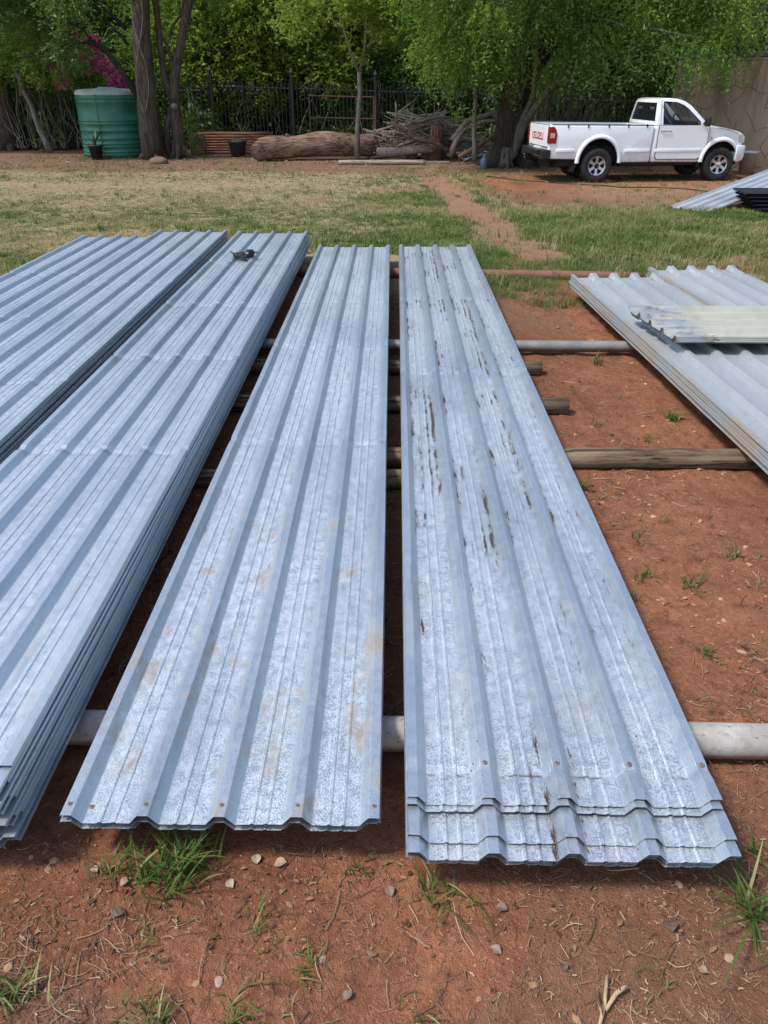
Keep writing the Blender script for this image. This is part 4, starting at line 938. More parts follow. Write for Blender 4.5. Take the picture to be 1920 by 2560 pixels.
# ------------------------------------------------------------------ PICKUP
def pickup():
    PAINT = MT('white_car_paint', Roughness=.25); PAINT.b.inputs['Coat Weight'].default_value = .6; PAINT.b.inputs['Coat Roughness'].default_value = .08
    pn = PAINT.noise(PAINT.obj(), 3, 5); _z = PAINT.sep(PAINT.obj())[2]
    cc = PAINT.mix(PAINT.rng(pn, .3, .7), (.78, .81, .83), (.84, .86, .87)); cc = PAINT.mix(PAINT.math('MULTIPLY', PAINT.rng(_z, .45, .75, 1, 0), PAINT.rng(PAINT.noise(PAINT.obj(), 14, 5), .35, .65, .1, .5)), cc, (.42, .32, .24))
    PAINT.set('Base Color', cc); PAINT = PAINT.m
    BL = simple('black_trim', (.012, .012, .014), .45); BLU = simple('underbody_black', (.008, .008, .008), .8)
    CH = simple('chrome', (.75, .76, .78), .15, 1.0); AL = simple('alloy_silver', (.62, .63, .65), .3, .8)
    TY = simple('tyre_rubber', (.018, .017, .017), .8, var=.3, scale=12); REDL = simple('lamp_red', (.32, .008, .012), .15); CLR = simple('lamp_clear', (.6, .6, .6), .1, .3)
    GL = MT('tinted_glass', Roughness=.03); GL.b.inputs['Base Color'].default_value = (.012, .016, .018, 1); GL.b.inputs['Alpha'].default_value = .80; GL = GL.m
    GS = MT('clear_glass', Roughness=.02); GS.b.inputs['Base Color'].default_value = (.02, .025, .028, 1); GS.b.inputs['Alpha'].default_value = .35; GS = GS.m
    t = tag(empty('pickup_truck', (4.80, 20.25, GZ-.005), math.radians(6.5)), 'white single cab pickup truck with red lettering on its tailgate', 'pickup truck'); t.scale = (1, 1, .885)
    def prism(outline, y0, y1, hw=None, name='x', mat=None, parent=None, bevel=0, seg=3, smooth=True):
        n = len(outline); V = []
        for s, yy in ((-1, y0), (1, y1)):
            for X, Z in outline:
                if hw: V.append((X, s*hw(X, Z), Z))
                else: V.append((X, yy, Z))
        Fc = [tuple(range(n)), tuple(reversed(range(n, 2*n)))]+[(i, i+n, (i+1) % n+n, (i+1) % n) for i in range(n)]
        o = mesh_obj(name, V, Fc, mat, parent)
        bm = bmesh.new(); bm.from_mesh(o.data); bmesh.ops.recalc_face_normals(bm, faces=bm.faces); bm.to_mesh(o.data); bm.free()
        if bevel:
            b = o.modifiers.new('b', 'BEVEL'); b.width = bevel; b.segments = seg; b.limit_method = 'ANGLE'; b.angle_limit = math.radians(35); b.harden_normals = False
        return o
    def cut(o, tools):
        for k in tools:
            k.parent = o.parent; m = o.modifiers.new('c', 'BOOLEAN'); m.operation = 'DIFFERENCE'; m.object = k; m.solver = 'EXACT'
        apply(o)
        for k in tools: bpy.data.objects.remove(k, do_unlink=True)
        o.data.polygons.foreach_set('use_smooth', np.ones(len(o.data.polygons), bool))
        me = o.data
        me.set_sharp_from_angle(angle=math.radians(32))
    def ell(cx, cz, rx, rz, n=40, a0=0, a1=2*PI):
        return [(cx+rx*math.cos(a0+(a1-a0)*i/n), cz+rz*math.sin(a0+(a1-a0)*i/n)) for i in range(n)]
    HW = .83
    # cargo bed
    bed = prism([(-1.15, 1.375), (-1.165, .95), (-1.13, .585), (-.6, .57), (.62, .487), (1.285, .487), (1.285, 1.345)], 0, 0, lambda X, Z: HW-.05*max(0, .75-Z)/.3*.6, 'bed', PAINT, t, .035)
    k1 = prism([(-1.08, 1.6), (-1.08, .88), (1.24, .88), (1.24, 1.6)], -.74, .74, name='k'); k2 = prism(ell(.04, .50, .47, .56), -1, 1, name='k')
    cut(bed, [k1, k2])
    # cab lower body and bonnet
    def hwf(X, Z): return HW-(.10*max(0, (X-2.9)/.65)**1.5)-.04*max(0, .75-Z)/.3*.6-.02*(Z > 1.3)
    body = prism([(1.305, 1.345), (1.305, .487), (2.45, .475), (3.38, .50), (3.50, .62), (3.54, .9), (3.545, 1.05), (3.50, 1.13), (3.40, 1.185), (3.07, 1.265), (2.8, 1.315), (2.56, 1.36), (2.2, 1.36)], 0, 0, hwf, 'body', PAINT, t, .045, 4)
    k3 = prism(ell(2.98, .50, .43, .475), -1, 1, name='k'); k4 = prism([(1.40, 1.5), (1.40, .65), (2.45, .65), (2.45, 1.5)], -.72, .72, name='k')
    cut(body, [k3, k4])
    # inner dark core to keep wheel wells black
    mb = MB(); mb.box((-1.1, -.62, .50), (1.28, .62, .86)); mb.box((1.32, -.62, .50), (3.4, .62, .62)); mb.box((2.5, -.6, .6), (3.46, .6, 1.08)); mb.box((-1.0, -.45, .36), (3.2, .45, .52)); mb.box((-.9, -.72, .40), (-.5, .72, .56)); mb.box((.6, -.74, .41), (2.4, .74, .49)); mb.build('underbody', BLU, t)
    for ys in (-1, 1):   # wheel-arch liners
        for cx, rx, rz in ((.04, .468, .557), (2.98, .428, .472)):
            mb = MB(); P = [(cx+rx*math.cos(a_), .5+rz*math.sin(a_)) for a_ in np.linspace(-.2, PI+.2, 24)]
            mb.add([(x, ys*.80, z) for x, z in P]+[(x, ys*.45, z) for x, z in P], [(i, i+1, i+25, i+24) for i in range(23)]); mb.build('wheel_arch_liner', BLU, t)
            mb = MB(); mb.add([(x, ys*.46, z) for x, z in P], [tuple(range(24))]); mb.build('wheel_arch_liner', BLU, t)
    # flares
    for ys in (-1, 1):
        for cx, rx, rz, ry, rw in ((.04, .47, .56, .10, .0), (2.98, .43, .475, .10, .0)):
            N = 32; V = []; Fc = []
            for i in range(N+1):
                a_ = -.03+(PI+.06)*i/N; c, s = math.cos(a_), math.sin(a_); yb = hwf(cx+rx*c, .8) if cx > 1 else HW
                for q, yy in ((0, .80), (0, yb+.030), (.03, yb+.045), (.07, yb+.035), (.105, yb-.006)):
                    V.append((cx+(rx-.004+q*.85)*c, ys*yy, .5+(rz-.004+q)*s))
            for i in range(N):
                for j in range(4): a0 = i*5+j; Fc.append((a0, a0+1, a0+6, a0+5) if ys < 0 else (a0, a0+5, a0+6, a0+1))
            mesh_obj('wheel_arch_flare', V, Fc, PAINT, t, True)
    # bed rail trim and rope hooks
    for ys in (-1, 1):
        mb = MB(); mb.tube([(-1.12, ys*(HW-.015), 1.386), (1.28, ys*(HW-.015), 1.356)], .010, 8); mb.build('rail_trim', BL, t, True)
    for x in (-.75, -.28, .2, .66, 1.1): mb = MB(); mb.box((x-.012, -HW-.012, 1.31), (x+.012, -HW+.002, 1.385)); mb.build('tie_hook', BL, t)
    mb = MB(); mb.box((-1.10, -.76, 1.27), (1.27, .76, 1.29)); mb.build('bed_cover', BL, t, bevel=.01)
    # moulding strips
    for x0, x1 in ((-.98, -.55), (.64, 1.24), (1.37, 2.47)):
        mb = MB(); mb.box((x0, -HW-.018, .735-.01*(x0 > 0)), (x1, -HW+.01, .815-.012*(x0 > 0))); mb.build('side_moulding', PAINT, t, True, .008, 3)
    # tailgate
    tg = prism([(-1.155, 1.36), (-1.155, .86), (-1.185, .86), (-1.185, 1.36)], -.70, .70, name='tailgate', mat=PAINT, parent=t, bevel=.012); apply(tg)
    mb = MB(); mb.box((-1.158, -.715, .845), (-1.150, .715, 1.372)); mb.build('tailgate_gap', BL, t)
    # lettering: strokes drawn in a 1 x 1 cell
    SN = {'I': [[(.5, 0), (.5, 1)]], 'S': [[(1, .93), (.15, .93), (.15, .62), (.9, .38), (.9, .07), (0, .07)]], 'U': [[(.1, 1), (.1, .07), (.9, .07), (.9, 1)]], 'Z': [[(0, .93), (.88, .93), (.88, .66), (.12, .34), (.12, .07), (1, .07)]]}
    RED = simple('letter_red', (.42, .008, .02), .35)
    u0 = -.47
    for ch, wch in (('I', .06), ('S', .17), ('U', .17), ('Z', .17), ('U', .17)):
        mb = MB(); hh = .155; s = .036
        for st in SN[ch]:
            for (a_, b_), (c_, d_) in zip(st[:-1], st[1:]):
                pa = Vector((0, -(u0+a_*wch), 1.01+b_*hh)); pb = Vector((0, -(u0+c_*wch), 1.01+d_*hh)); dd = (pb-pa).normalized(); nn_ = Vector((0, -dd.z, dd.y))*s/2; pa = pa-dd*s*.35*(ch != 'I'); pb = pb+dd*s*.35*(ch != 'I')
                q = [pa-nn_, pa+nn_, pb+nn_, pb-nn_]; mb.add([v+Vector((-1.1875, 0, 0)) for v in q]+[v+Vector((-1.184, 0, 0)) for v in q], [(0, 1, 2, 3), (7, 6, 5, 4), (0, 4, 5, 1), (1, 5, 6, 2), (2, 6, 7, 3), (3, 7, 4, 0)])
        mb.build('letter', RED, tg); u0 += wch+.035
    # tail lamps
    for ys in (-1, 1):
        ol = [(-1.18, 1.33), (-1.19, .945), (-1.0, .945), (-.985, 1.15), (-1.02, 1.27), (-1.07, 1.335)]
        o = prism(ol, ys*(HW-.10), ys*(HW+.012), name='tail_lamp', mat=REDL, parent=t, bevel=.012); apply(o)
        o2 = prism([(-1.145, 1.19), (-1.15, 1.07), (-1.045, 1.07), (-1.04, 1.18)], ys*(HW+.005), ys*(HW+.0165), name='lens', mat=CLR, parent=o, bevel=.004); apply(o2)
    # rear bumper, towbar, number plate, mud flaps
    mb = MB(); mb.box((-1.38, -.62, .66), (-1.14, .62, .80)); mb.box((-1.32, -.84, .58), (-1.10, -.60, .80)); mb.box((-1.32, .60, .58), (-1.10, .84, .80)); mb.build('rear_bumper', BL, t, bevel=.02)
    mb = MB(); mb.box((-1.20, -.25, .60), (-1.13, .25, .84)); mb.build('plate_panel', PAINT, t, bevel=.01)
    mb = MB(); mb.tube([(-1.2, 0, .5), (-1.45, 0, .52), (-1.47, 0, .6)], .03, 8); mb.tube([(-1.47, 0, .6), (-1.47, 0, .66)], .032, 8); mb.build('towbar', BL, t, True)
    for ys in (-1, 1):
        mb = MB(); mb.add([(-.50, ys*.80, .62), (-.62, ys*.80, .28), (-.52, ys*.80, .26), (-.42, ys*.80, .5), (-.50, ys*.58, .62), (-.62, ys*.58, .28), (-.52, ys*.58, .26), (-.42, ys*.58, .5)], [(0, 1, 2, 3), (7, 6, 5, 4), (0, 4, 5, 1), (1, 5, 6, 2), (2, 6, 7, 3), (3, 7, 4, 0)]); mb.build('mud_flap', BLU, t)
        mb = MB(); mb.box((2.45, -.80 if ys < 0 else .6, .36), (2.52, -.6 if ys < 0 else .8, .52)); mb.build('mud_flap', BLU, t)
    # wheels
    def wheel(x, y, s):
        w_ = empty('wheel'); w_.parent = t; w_.location = (x, y, .365/.885); w_.scale = (.955, .955, .955/.885)
        RT = Matrix.Rotation(PI/2, 3, 'X')
        R_, hw_ = .385, .125
        mb = MB(); mb.lathe([(.215, -hw_*.8), (.25, -hw_), (.34, -hw_*1.02), (.37, -hw_*.88), (R_, -hw_*.6), (R_, hw_*.6), (.37, hw_*.88), (.34, hw_*1.02), (.25, hw_), (.215, hw_*.8)], 56, (0, 0, 0), RT); mb.build('tyre', TY, w_, True)
        mb = MB(); mb.lathe([(.22, .10), (.215, .02), (.205, -.02)], 40, (0, 0, 0), RT); yo = -.105 if s < 0 else .105
        V = MB(); V.lathe([(.222, hw_*.80), (.212, hw_*.95), (.196, hw_*.86), (.196, .0), (.19, -.04)] if s < 0 else [(.222, -hw_*.80), (.212, -hw_*.95), (.196, -hw_*.86), (.196, .0), (.19, .04)], 44, (0, 0, 0), RT)
        yf = s*hw_*.86
        for k in range(6):
            a_ = 2*PI*k/6+PI/6; ca, sa = math.cos(a_), math.sin(a_)
            def P(r, q, y_): return (ca*r-sa*q, y_, sa*r+ca*q)
            q0, q1, q2 = .036, .028, .045
            V.add([P(.05, -q0, yf*.80), P(.13, -q1, yf*.92), P(.2, -q2, yf*1.0), P(.2, q2, yf*1.0), P(.13, q1, yf*.92), P(.05, q0, yf*.80),
                   P(.05, -q0, yf*.5), P(.13, -q1, yf*.6), P(.2, -q2, yf*.7), P(.2, q2, yf*.7), P(.13, q1, yf*.6), P(.05, q0, yf*.5)],
                  [(0, 1, 4, 5), (1, 2, 3, 4), (0, 6, 7, 1), (1, 7, 8, 2), (5, 4, 10, 11), (4, 3, 9, 10)])
        V.lathe([(.075, -yf*.5), (.075, -yf*.80), (.06, -yf*.86)], 24, (0, 0, 0), RT)
        rim = V.build('rim', AL, w_, True); rim.data.set_sharp_from_angle(angle=math.radians(35))
        mb = MB(); mb.lathe([(.06, -yf*.86), (.052, -yf*.90), (.0005, -yf*.90)], 20, (0, 0, 0), RT); mb.build('hub_cap', BL if (x < 1 and s < 0) else CH, w_, True)
        mb = MB(); mb.lathe([(.205, -yf*.15), (.0005, -yf*.15)], 30, (0, 0, 0), RT); mb.build('brake_disc', BLU, w_)
    for x in (.02, 2.98):
        wheel(x, -.735, -1); wheel(x, .735, 1)
    mb = MB(); mb.tube([(.02, -.62, .388), (.02, .62, .388)], .05, 10); mb.tube([(2.98, -.62, .388), (2.98, .62, .388)], .04, 10); mb.lathe([(.001, -.13), (.13, -.08), (.15, 0), (.13, .08), (.001, .13)], 16, (.02, 0, .37)); mb.build('axle', BLU, t, True)
    # cab greenhouse
    def hg(X, Z): return .805-.165*max(0, Z-1.34)/.62
    G = [(1.31, 1.345), (1.37, 1.88), (1.41, 1.935), (1.50, 1.962), (1.62, 1.968), (1.82, 1.950), (2.0, 1.895), (2.15, 1.80), (2.60, 1.345)]
    gin = [(1.37, 1.33), (1.42, 1.85), (1.47, 1.90), (1.6, 1.925), (1.80, 1.905), (1.98, 1.85), (2.08, 1.78), (2.48, 1.33)]
    cab = prism(G, 0, 0, hg, 'cab', PAINT, t, .028, 3)
    ki = prism([(x, z-.0 if z > 1.34 else 1.2) for x, z in gin], 0, 0, lambda X, Z: hg(X, Z)-.045, 'k')
    DW = [(1.50, 1.365), (1.49, 1.885), (1.80, 1.865), (1.965, 1.80), (2.10, 1.70), (2.38, 1.42), (2.37, 1.36)]
    kd = prism(DW, -1, 1, name='k')
    kr = prism([(1.2, 1.44), (1.2, 1.86), (1.5, 1.86), (1.5, 1.44)], 0, 0, lambda X, Z: .70-.13*(Z-1.44)/.42, name='k'); kw = prism([(2.22, 1.40), (1.95, 1.85), (3, 1.85), (3, 1.40)], -.60, .60, name='k')
    cut(cab, [ki, kd, kr, kw])
    for nm, ol, gm in (('door_window', DW, GS),):
        for ys in (-1, 1):
            q = [(x, ys*(hg(x, z)-.010), z) for x, z in ol]; cx = sum(p[0] for p in ol)/len(ol); cz = sum(p[1] for p in ol)/len(ol)
            o = mesh_obj(nm, q, [tuple(range(len(q)))], gm, t)
            mb = MB(); n = len(ol)
            for i in range(n):
                mb.tube([(ol[i][0], ys*(hg(*ol[i])-.004), ol[i][1]), (ol[(i+1) % n][0], ys*(hg(*ol[(i+1) % n])-.004), ol[(i+1) % n][1])], .013, 6)
            mb.build('window_seal', BL, o, True)
    mesh_obj('rear_window', [(1.335, -.70, 1.435), (1.335, .70, 1.435), (1.382, .57, 1.865), (1.382, -.57, 1.865)], [(0, 1, 2, 3)], GL, t)
    mesh_obj('windscreen', [(2.515, -.62, 1.41), (2.515, .62, 1.41), (2.13, .55, 1.80), (2.13, -.55, 1.80)], [(0, 1, 2, 3)], GS, t)
    # interior
    mb = MB(); mb.box((1.5, -.65, .8), (1.95, .65, 1.0)); mb.build('seat', simple('seat_grey', (.05, .05, .055), .9), t, bevel=.04)
    for y in (-.35, .35):
        mb = MB(); R = Matrix.Rotation(-.28, 3, 'Y'); mb.box((-.07, -.24, 0), (.07, .24, .62), R, (1.62, y, .98)); mb.box((-.05, -.13, .64), (.05, .13, .82), R, (1.62, y, .98)); mb.build('seat_back', simple('seat_cloth', (.06, .06, .065), .9), t, bevel=.03)
    mb = MB(); RR = Matrix.Rotation(-.45, 3, 'Y'); pts = [tuple(Vector((2.02, -.36, 1.43))+Matrix.Rotation(PI/2-.45, 3, 'Y') @ Vector((.18*math.cos(a_), .18*math.sin(a_), 0))) for a_ in np.linspace(0, 2*PI, 25)]; mb.tube(pts, .016, 6); mb.build('steering_wheel', BL, t, True)
    mb = MB(); mb.box((2.1, -.7, 1.2), (2.45, .7, 1.42)); mb.build('dashboard', BL, t, bevel=.04)
    mb = MB(); mb.tube([(1.42, -.70, 1.84), (1.55, -.66, 1.6), (1.78, -.6, 1.36)], .022, 6); mb.build('seat_belt', simple('belt_grey', (.4, .41, .42), .7), t, True)
    # door
    dn = [(1.405, 1.342), (1.40, .62), (1.43, .56), (2.40, .56), (2.47, .60), (2.60, .95), (2.60, 1.33), (2.585, 1.345)]
    s_ = [(1.395, 1.344), (1.388, .61), (1.42, .548), (2.41, .548), (2.48, .59), (2.612, .94), (2.612, 1.33), (2.6, 1.346)]
    o = prism(s_, -HW-.0015, -HW+.02, name='door_gap', mat=BL, parent=t)
    o = prism(dn, -HW-.006, -HW+.02, name='door', mat=PAINT, parent=t, bevel=.004); apply(o)
    mb = MB(); mb.box((1.475, -HW-.030, 1.205), (1.70, -HW-.018, 1.235)); mb.tube([(1.50, -HW-.006, 1.22), (1.50, -HW-.028, 1.22)], .014, 8); mb.tube([(1.68, -HW-.006, 1.22), (1.68, -HW-.028, 1.22)], .014, 8); mb.build('handle', CH, o, bevel=.005)
    mb = MB(); mb.box((1.43, -HW-.014, 1.20), (1.46, -HW-.005, 1.235)); mb.build('lock', CH, o)
    # seam between cab and door pillar up to the roof
    mb = MB(); mb.tube([(1.43, -hg(0, 1.36)-.001, 1.36), (1.43, -hg(0, 1.90)-.001, 1.90), (1.46, -hg(0, 1.935)-.001, 1.935)], .005, 5); mb.build('door_seam', BL, t)
    # mirror
    for ys in (-1, 1):
        mb = MB(); mb.box((2.40, ys*.99-.09, 1.33), (2.50, ys*.99+.09, 1.55)); o = mb.build('mirror', BL, t, True, .035, 4)
        mb = MB(); mb.tube([(2.47, ys*.80, 1.39), (2.46, ys*.93, 1.41)], .03, 8); mb.build('mirror_arm', BL, o, True)
    # indicator, headlamp, grille, front bumper
    mb = MB(); mb.lathe([(.022, 0), (.02, .008), (.0005, .01)], 12, (2.69, -HW+.0, 1.05), Matrix.Rotation(PI/2, 3, 'X')); mb.build('side_indicator', simple('amber', (.5, .3, .12), .3), t, True)
    for ys in (-1, 1):
        o = prism([(3.36, 1.13), (3.42, .92), (3.565, .92), (3.555, 1.06), (3.48, 1.14)], ys*.50, ys*.755, name='headlamp', mat=CLR, parent=t, bevel=.02); apply(o)
    mb = MB(); mb.box((3.53, -.48, .90), (3.57, .48, 1.08)); mb.build('grille', BL, t, bevel=.01)
    fb = prism([(3.36, .86), (3.36, .50), (3.42, .46), (3.60, .50), (3.635, .60), (3.635, .84), (3.60, .875)], 0, 0, lambda X, Z: .84-.12*(X-3.36)/.28, 'front_bumper', PAINT, t, .03, 3); apply(fb); fb.data.polygons.foreach_set('use_smooth', np.ones(len(fb.data.polygons), bool)); fb.data.set_sharp_from_angle(angle=math.radians(40))
    # bonnet line
    mb = MB(); mb.tube([(2.63, -HW+.012, 1.335), (3.0, -HW+.02, 1.262), (3.35, -HW+.05, 1.17)], .004, 5); mb.build('bonnet_seam', BL, t)
pickup()

# ------------------------------------------------------------------ GRASS & GROUND LITTER
def blades(xy, k, hgt, spread, w0, tint, lean=.5, seed=0, seg2=True):
    r = np.random.default_rng(seed); n = len(xy); N = n*k
    bx = np.repeat(xy[:, 0], k)+r.normal(size=N)*spread; by = np.repeat(xy[:, 1], k)+r.normal(size=N)*spread
    bz = gheight(bx, by)-.004
    h = np.repeat(hgt, k)*(.5+.8*r.random(N)); a_ = r.random(N)*2*PI; ln = lean*(.3+r.random(N))
    dx, dy = np.cos(a_), np.sin(a_); wx, wy = -dy, dx; w_ = w0*(.6+.8*r.random(N))
    tt = np.clip(np.repeat(tint, k)+r.normal(size=N)*.13, 0, 1)
    P0 = np.stack([bx-wx*w_, by-wy*w_, bz], 1); P1 = np.stack([bx+wx*w_, by+wy*w_, bz], 1)
    mx = bx+dx*h*ln*.4; my = by+dy*h*ln*.4; mz = bz+h*.62
    P2 = np.stack([mx+wx*w_*.8, my+wy*w_*.8, mz], 1); P3 = np.stack([mx-wx*w_*.8, my-wy*w_*.8, mz], 1)
    T = np.stack([bx+dx*h*ln*1.25, by+dy*h*ln*1.25, bz+h*(1-.35*ln)], 1)
    V = np.stack([P0, P1, P2, P3, T, T+1e-5], 1).reshape(-1, 3); b = np.arange(N)*6
    Fq = np.concatenate([np.stack([b, b+1, b+2, b+3], 1), np.stack([b+3, b+2, b+4, b+5], 1)])
    return V, Fq, np.repeat(tt, 6)
def scatter(n, box, dens, seed, power=1.6):
    r = np.random.default_rng(seed); x = r.uniform(box[0], box[1], n); u_ = r.random(n)
    y = box[2]*(box[3]/box[2])**(u_**1.0)
    k = dens(x, y) > r.random(n); return np.stack([x[k], y[k]], 1)
def in_sheets(x, y):
    return ((x > -3.35) & (x < .98) & (y > 1.1) & (y < 9.35)) | ((x > 1.75) & (x < 3.4) & (y > 2.9) & (y < 7.4))
pts = scatter(130000, (-12.5, 10.5, 7.4, 23.5), lambda x, y: grassiness(x, y)*1.15*(~in_sheets(x, y)), 3)
pts = pts[np.abs(pts[:, 0]) < pts[:, 1]*.53+1.0]
n1 = fbm(pts[:, 0]*.7, pts[:, 1]*.7, 30., 3); n2 = fbm(pts[:, 0]*3, pts[:, 1]*3, 33., 2)
right = sstep(pts[:, 0], -1.5, 1.5)
tint = np.clip(.60-.20*right+n1*.55+n2*.35, 0.02, 1); hg_ = np.clip(.036+.045*right+.07*np.maximum(n2, 0)*right*1.6+.02*n1, .018, .17)*np.clip(1.15-(pts[:, 1]-8)/30, .7, 1.2)
V, Fq, tt = blades(pts, 6, hg_, .030, .0036, tint, .75, 5)
tag(mesh_obj('lawn_grass', V, Fq, GRASS, attr={'tint': tt}), 'patchy green and straw coloured grass beyond the sheets', 'grass', kind='stuff')
print('lawn tufts', len(pts), 'tris', len(Fq)*2)
# left turf near
pts = scatter(26000, (-6.8, -3.3, 3.4, 9.5), lambda x, y: (.8+.0*x), 8); pts = pts[np.abs(pts[:, 0]) < pts[:, 1]*.53+1.0]
n2 = fbm(pts[:, 0]*2, pts[:, 1]*2, 35., 3)
V, Fq, tt = blades(pts, 6, np.clip(.035+.03*n2, .015, .1), .03, .0028, np.clip(.62+n2*.6, 0, 1), .9, 9)
tag(mesh_obj('side_turf', V, Fq, GRASS, attr={'tint': tt}), 'thin dry turf left of the leftmost sheets', 'grass', kind='stuff')
# sparse weeds in bare soil
pts = scatter(2600, (-3.2, 3.4, .9, 8.6), lambda x, y: .25*(fbm(x*1.3, y*1.3, 40., 3) > .05)*(~in_sheets(x, y)), 12)
pts2 = scatter(9000, (.95, 2.9, 5.6, 9.0), lambda x, y: .9*sstep(y+fbm(x*2, y*2, 44., 3)*1.6, 6.8, 8.2), 13); pts = np.concatenate([pts, pts2])
V, Fq, tt = blades(pts, 5, np.where(pts[:, 1] > 6, .06, .028)+.02*rng.random(len(pts)), .012, .0016, .15+.6*rng.random(len(pts)), 1.0, 14)
tag(mesh_obj('sparse_weeds', V, Fq, GRASS, attr={'tint': tt}), 'tiny green weeds dotted over the red soil', 'weeds', kind='stuff')
pts = scatter(2600, (-12, 8.5, 20.5, 27), lambda x, y: .75*(fbm(x*.9, y*.9, 46., 3) > .02), 19)
V, Fq, tt = blades(pts, 7, .05+.05*rng.random(len(pts)), .07, .006, .1+.5*rng.random(len(pts)), 1.0, 20)
tag(mesh_obj('shade_weeds', V, Fq, GRASS, attr={'tint': tt}), 'sparse green weeds in the litter under the trees', 'weeds', kind='stuff')
# tufts one can point at
def tuft(px, py, n, h, w0, tint, label, group='grass tufts in the red soil', lean=.9, spread=.02, dry=.2, z=None):
    if py > 2300 and n > 20: h *= .72; n = int(n*.8)
    x, y, z = gp(px, py); t = empty('grass_tuft', (x, y, float(gheight(x, y)))); tag(t, label, 'grass tuft', group)
    r = random.Random(int(px*7+py)); V = []; Fc = []; T = []
    for k in range(n):
        a_ = r.uniform(0, 2*PI); hh = h*r.uniform(.5, 1.15); ln = lean*r.uniform(.2, 1.2); d = Vector((math.cos(a_), math.sin(a_), 0)); s = Vector((-d.y, d.x, 0)); tw = r.uniform(-.6, .6)
        c = Vector((r.gauss(0, spread), r.gauss(0, spread), -.005)); n0 = len(V); tn = min(1, max(0, r.gauss(tint, .1)+(.55 if r.random() < dry else 0)))
        for i in range(6):
            q = i/5; p = c+d*(hh*ln*q**1.6)+Vector((0, 0, hh*(q-.42*min(ln, 1.3)*q**2.2))); ww = w0*(1-q**2.2)*(.7+.6*q)*r.uniform(.9, 1.1); sd_ = s*math.cos(tw*q)+Vector((0, 0, 1))*math.sin(tw*q)
            V += [tuple(p-sd_*ww), tuple(p+sd_*ww)]; T += [tn, tn]
        for i in range(5): Fc.append((n0+2*i, n0+2*i+1, n0+2*i+3, n0+2*i+2))
    mesh_obj('blades', V, np.array(Fc), GRASS, t, attr={'tint': T})
tuft(450, 2175, 95, .16, .0034, .08, 'large green grass clump growing under the near edge of the centre left stack', spread=.045)
tuft(345, 2195, 22, .12, .003, .10, 'smaller green blades left of the large grass clump', spread=.03)
tuft(268, 2190, 26, .07, .002, .3, 'small yellowing tuft further left of the large clump', spread=.02, dry=.5)
tuft(360, 2350, 34, .06, .0016, .5, 'wispy dry tuft below the large clump', dry=.6)
tuft(655, 2300, 14, .07, .0022, .18, 'thin upright sprig right of the wispy tuft')
tuft(670, 2345, 20, .045, .0018, .3, 'low straggly sprig beneath the upright sprig', dry=.5)
tuft(765, 2410, 26, .07, .0024, .28, 'loose grey green sprig left of the small pit', lean=1.2)
tuft(30, 2500, 60, .12, .0028, .2, 'leafy tuft in the bottom left corner', dry=.4)
tuft(380, 2545, 34, .10, .0026, .14, 'green tuft at the bottom edge left of centre', dry=.3)
tuft(600, 2540, 34, .10, .0022, .3, 'grey green tuft at the bottom edge, larger of two', dry=.3, lean=1.1)
tuft(1060, 2545, 26, .07, .0024, .14, 'green tuft at the bottom edge right of centre', dry=.2)
tuft(1885, 2275, 30, .17, .0042, .12, 'broad bladed grass at the lower right edge', lean=1.3, dry=.05)
tuft(1895, 2130, 18, .06, .004, .10, 'small leafy weed at the right edge above the broad grass', lean=1.1, dry=0)
tuft(1070, 2225, 20, .09, .0026, .12, 'pale green blades in the shade under the right stack', dry=.2, lean=1.1)
tuft(1145, 2240, 10, .08, .0026, .12, 'few green blades lying out under the right stack', dry=.1, lean=1.4)
tuft(905, 2160, 12, .06, .003, .05, 'dark green weed by the gap between the two centre stacks', dry=0)
tuft(968, 1800, 18, .06, .003, .02, 'dark weed in the gap behind the white pipe', dry=0)
for i, (px, py, n, h, lab) in enumerate(((1497, 905, 34, .10, 'bright green tuft right of the shorter timber end'), (1680, 1045, 44, .09, 'bushy green weed left of the pale stack'), (1455, 1225, 24, .09, 'dark green weed against the edge of the rust streaked stack'),
     (1590, 1345, 12, .07, 'thin sprig beyond the thick timber pole, nearer side'), (1840, 1395, 18, .06, 'small weed near the right edge below the timber pole'), (1605, 1445, 22, .06, 'low round weed nearest the rust streaked stack edge'),
     (1722, 1468, 22, .07, 'bright small weed in the open red soil'), (1775, 1640, 16, .05, 'dark small weed above the white pipe'), (1585, 1500, 14, .05, 'tiny weed hugging the rust streaked stack'), (1408, 770, 26, .09, 'green tuft near the far end of the red soil patch'),
     (1490, 1060, 14, .05, 'small sprig behind the thick timber pole'), (1612, 1095, 14, .05, 'pair of leaves just behind the thick timber pole'))):
    tuft(px, py, n, h, .0032, .1, lab, 'small weeds in the open red soil', dry=.1)
# taller clumps in the lawn (stuff)
pts = scatter(2600, (-8, 9, 8.0, 19), lambda x, y: grassiness(x, y)*(.25+.6*sstep(x, -1, 2))*(~in_sheets(x, y)), 15)
V, Fq, tt = blades(pts, 24, .07+.06*rng.random(len(pts)), .045, .0036, .05+.5*rng.random(len(pts))**1.6, .8, 16)
tag(mesh_obj('lawn_clumps', V, Fq, GRASS, attr={'tint': tt}), 'taller darker clumps scattered through the lawn', 'grass', kind='stuff')

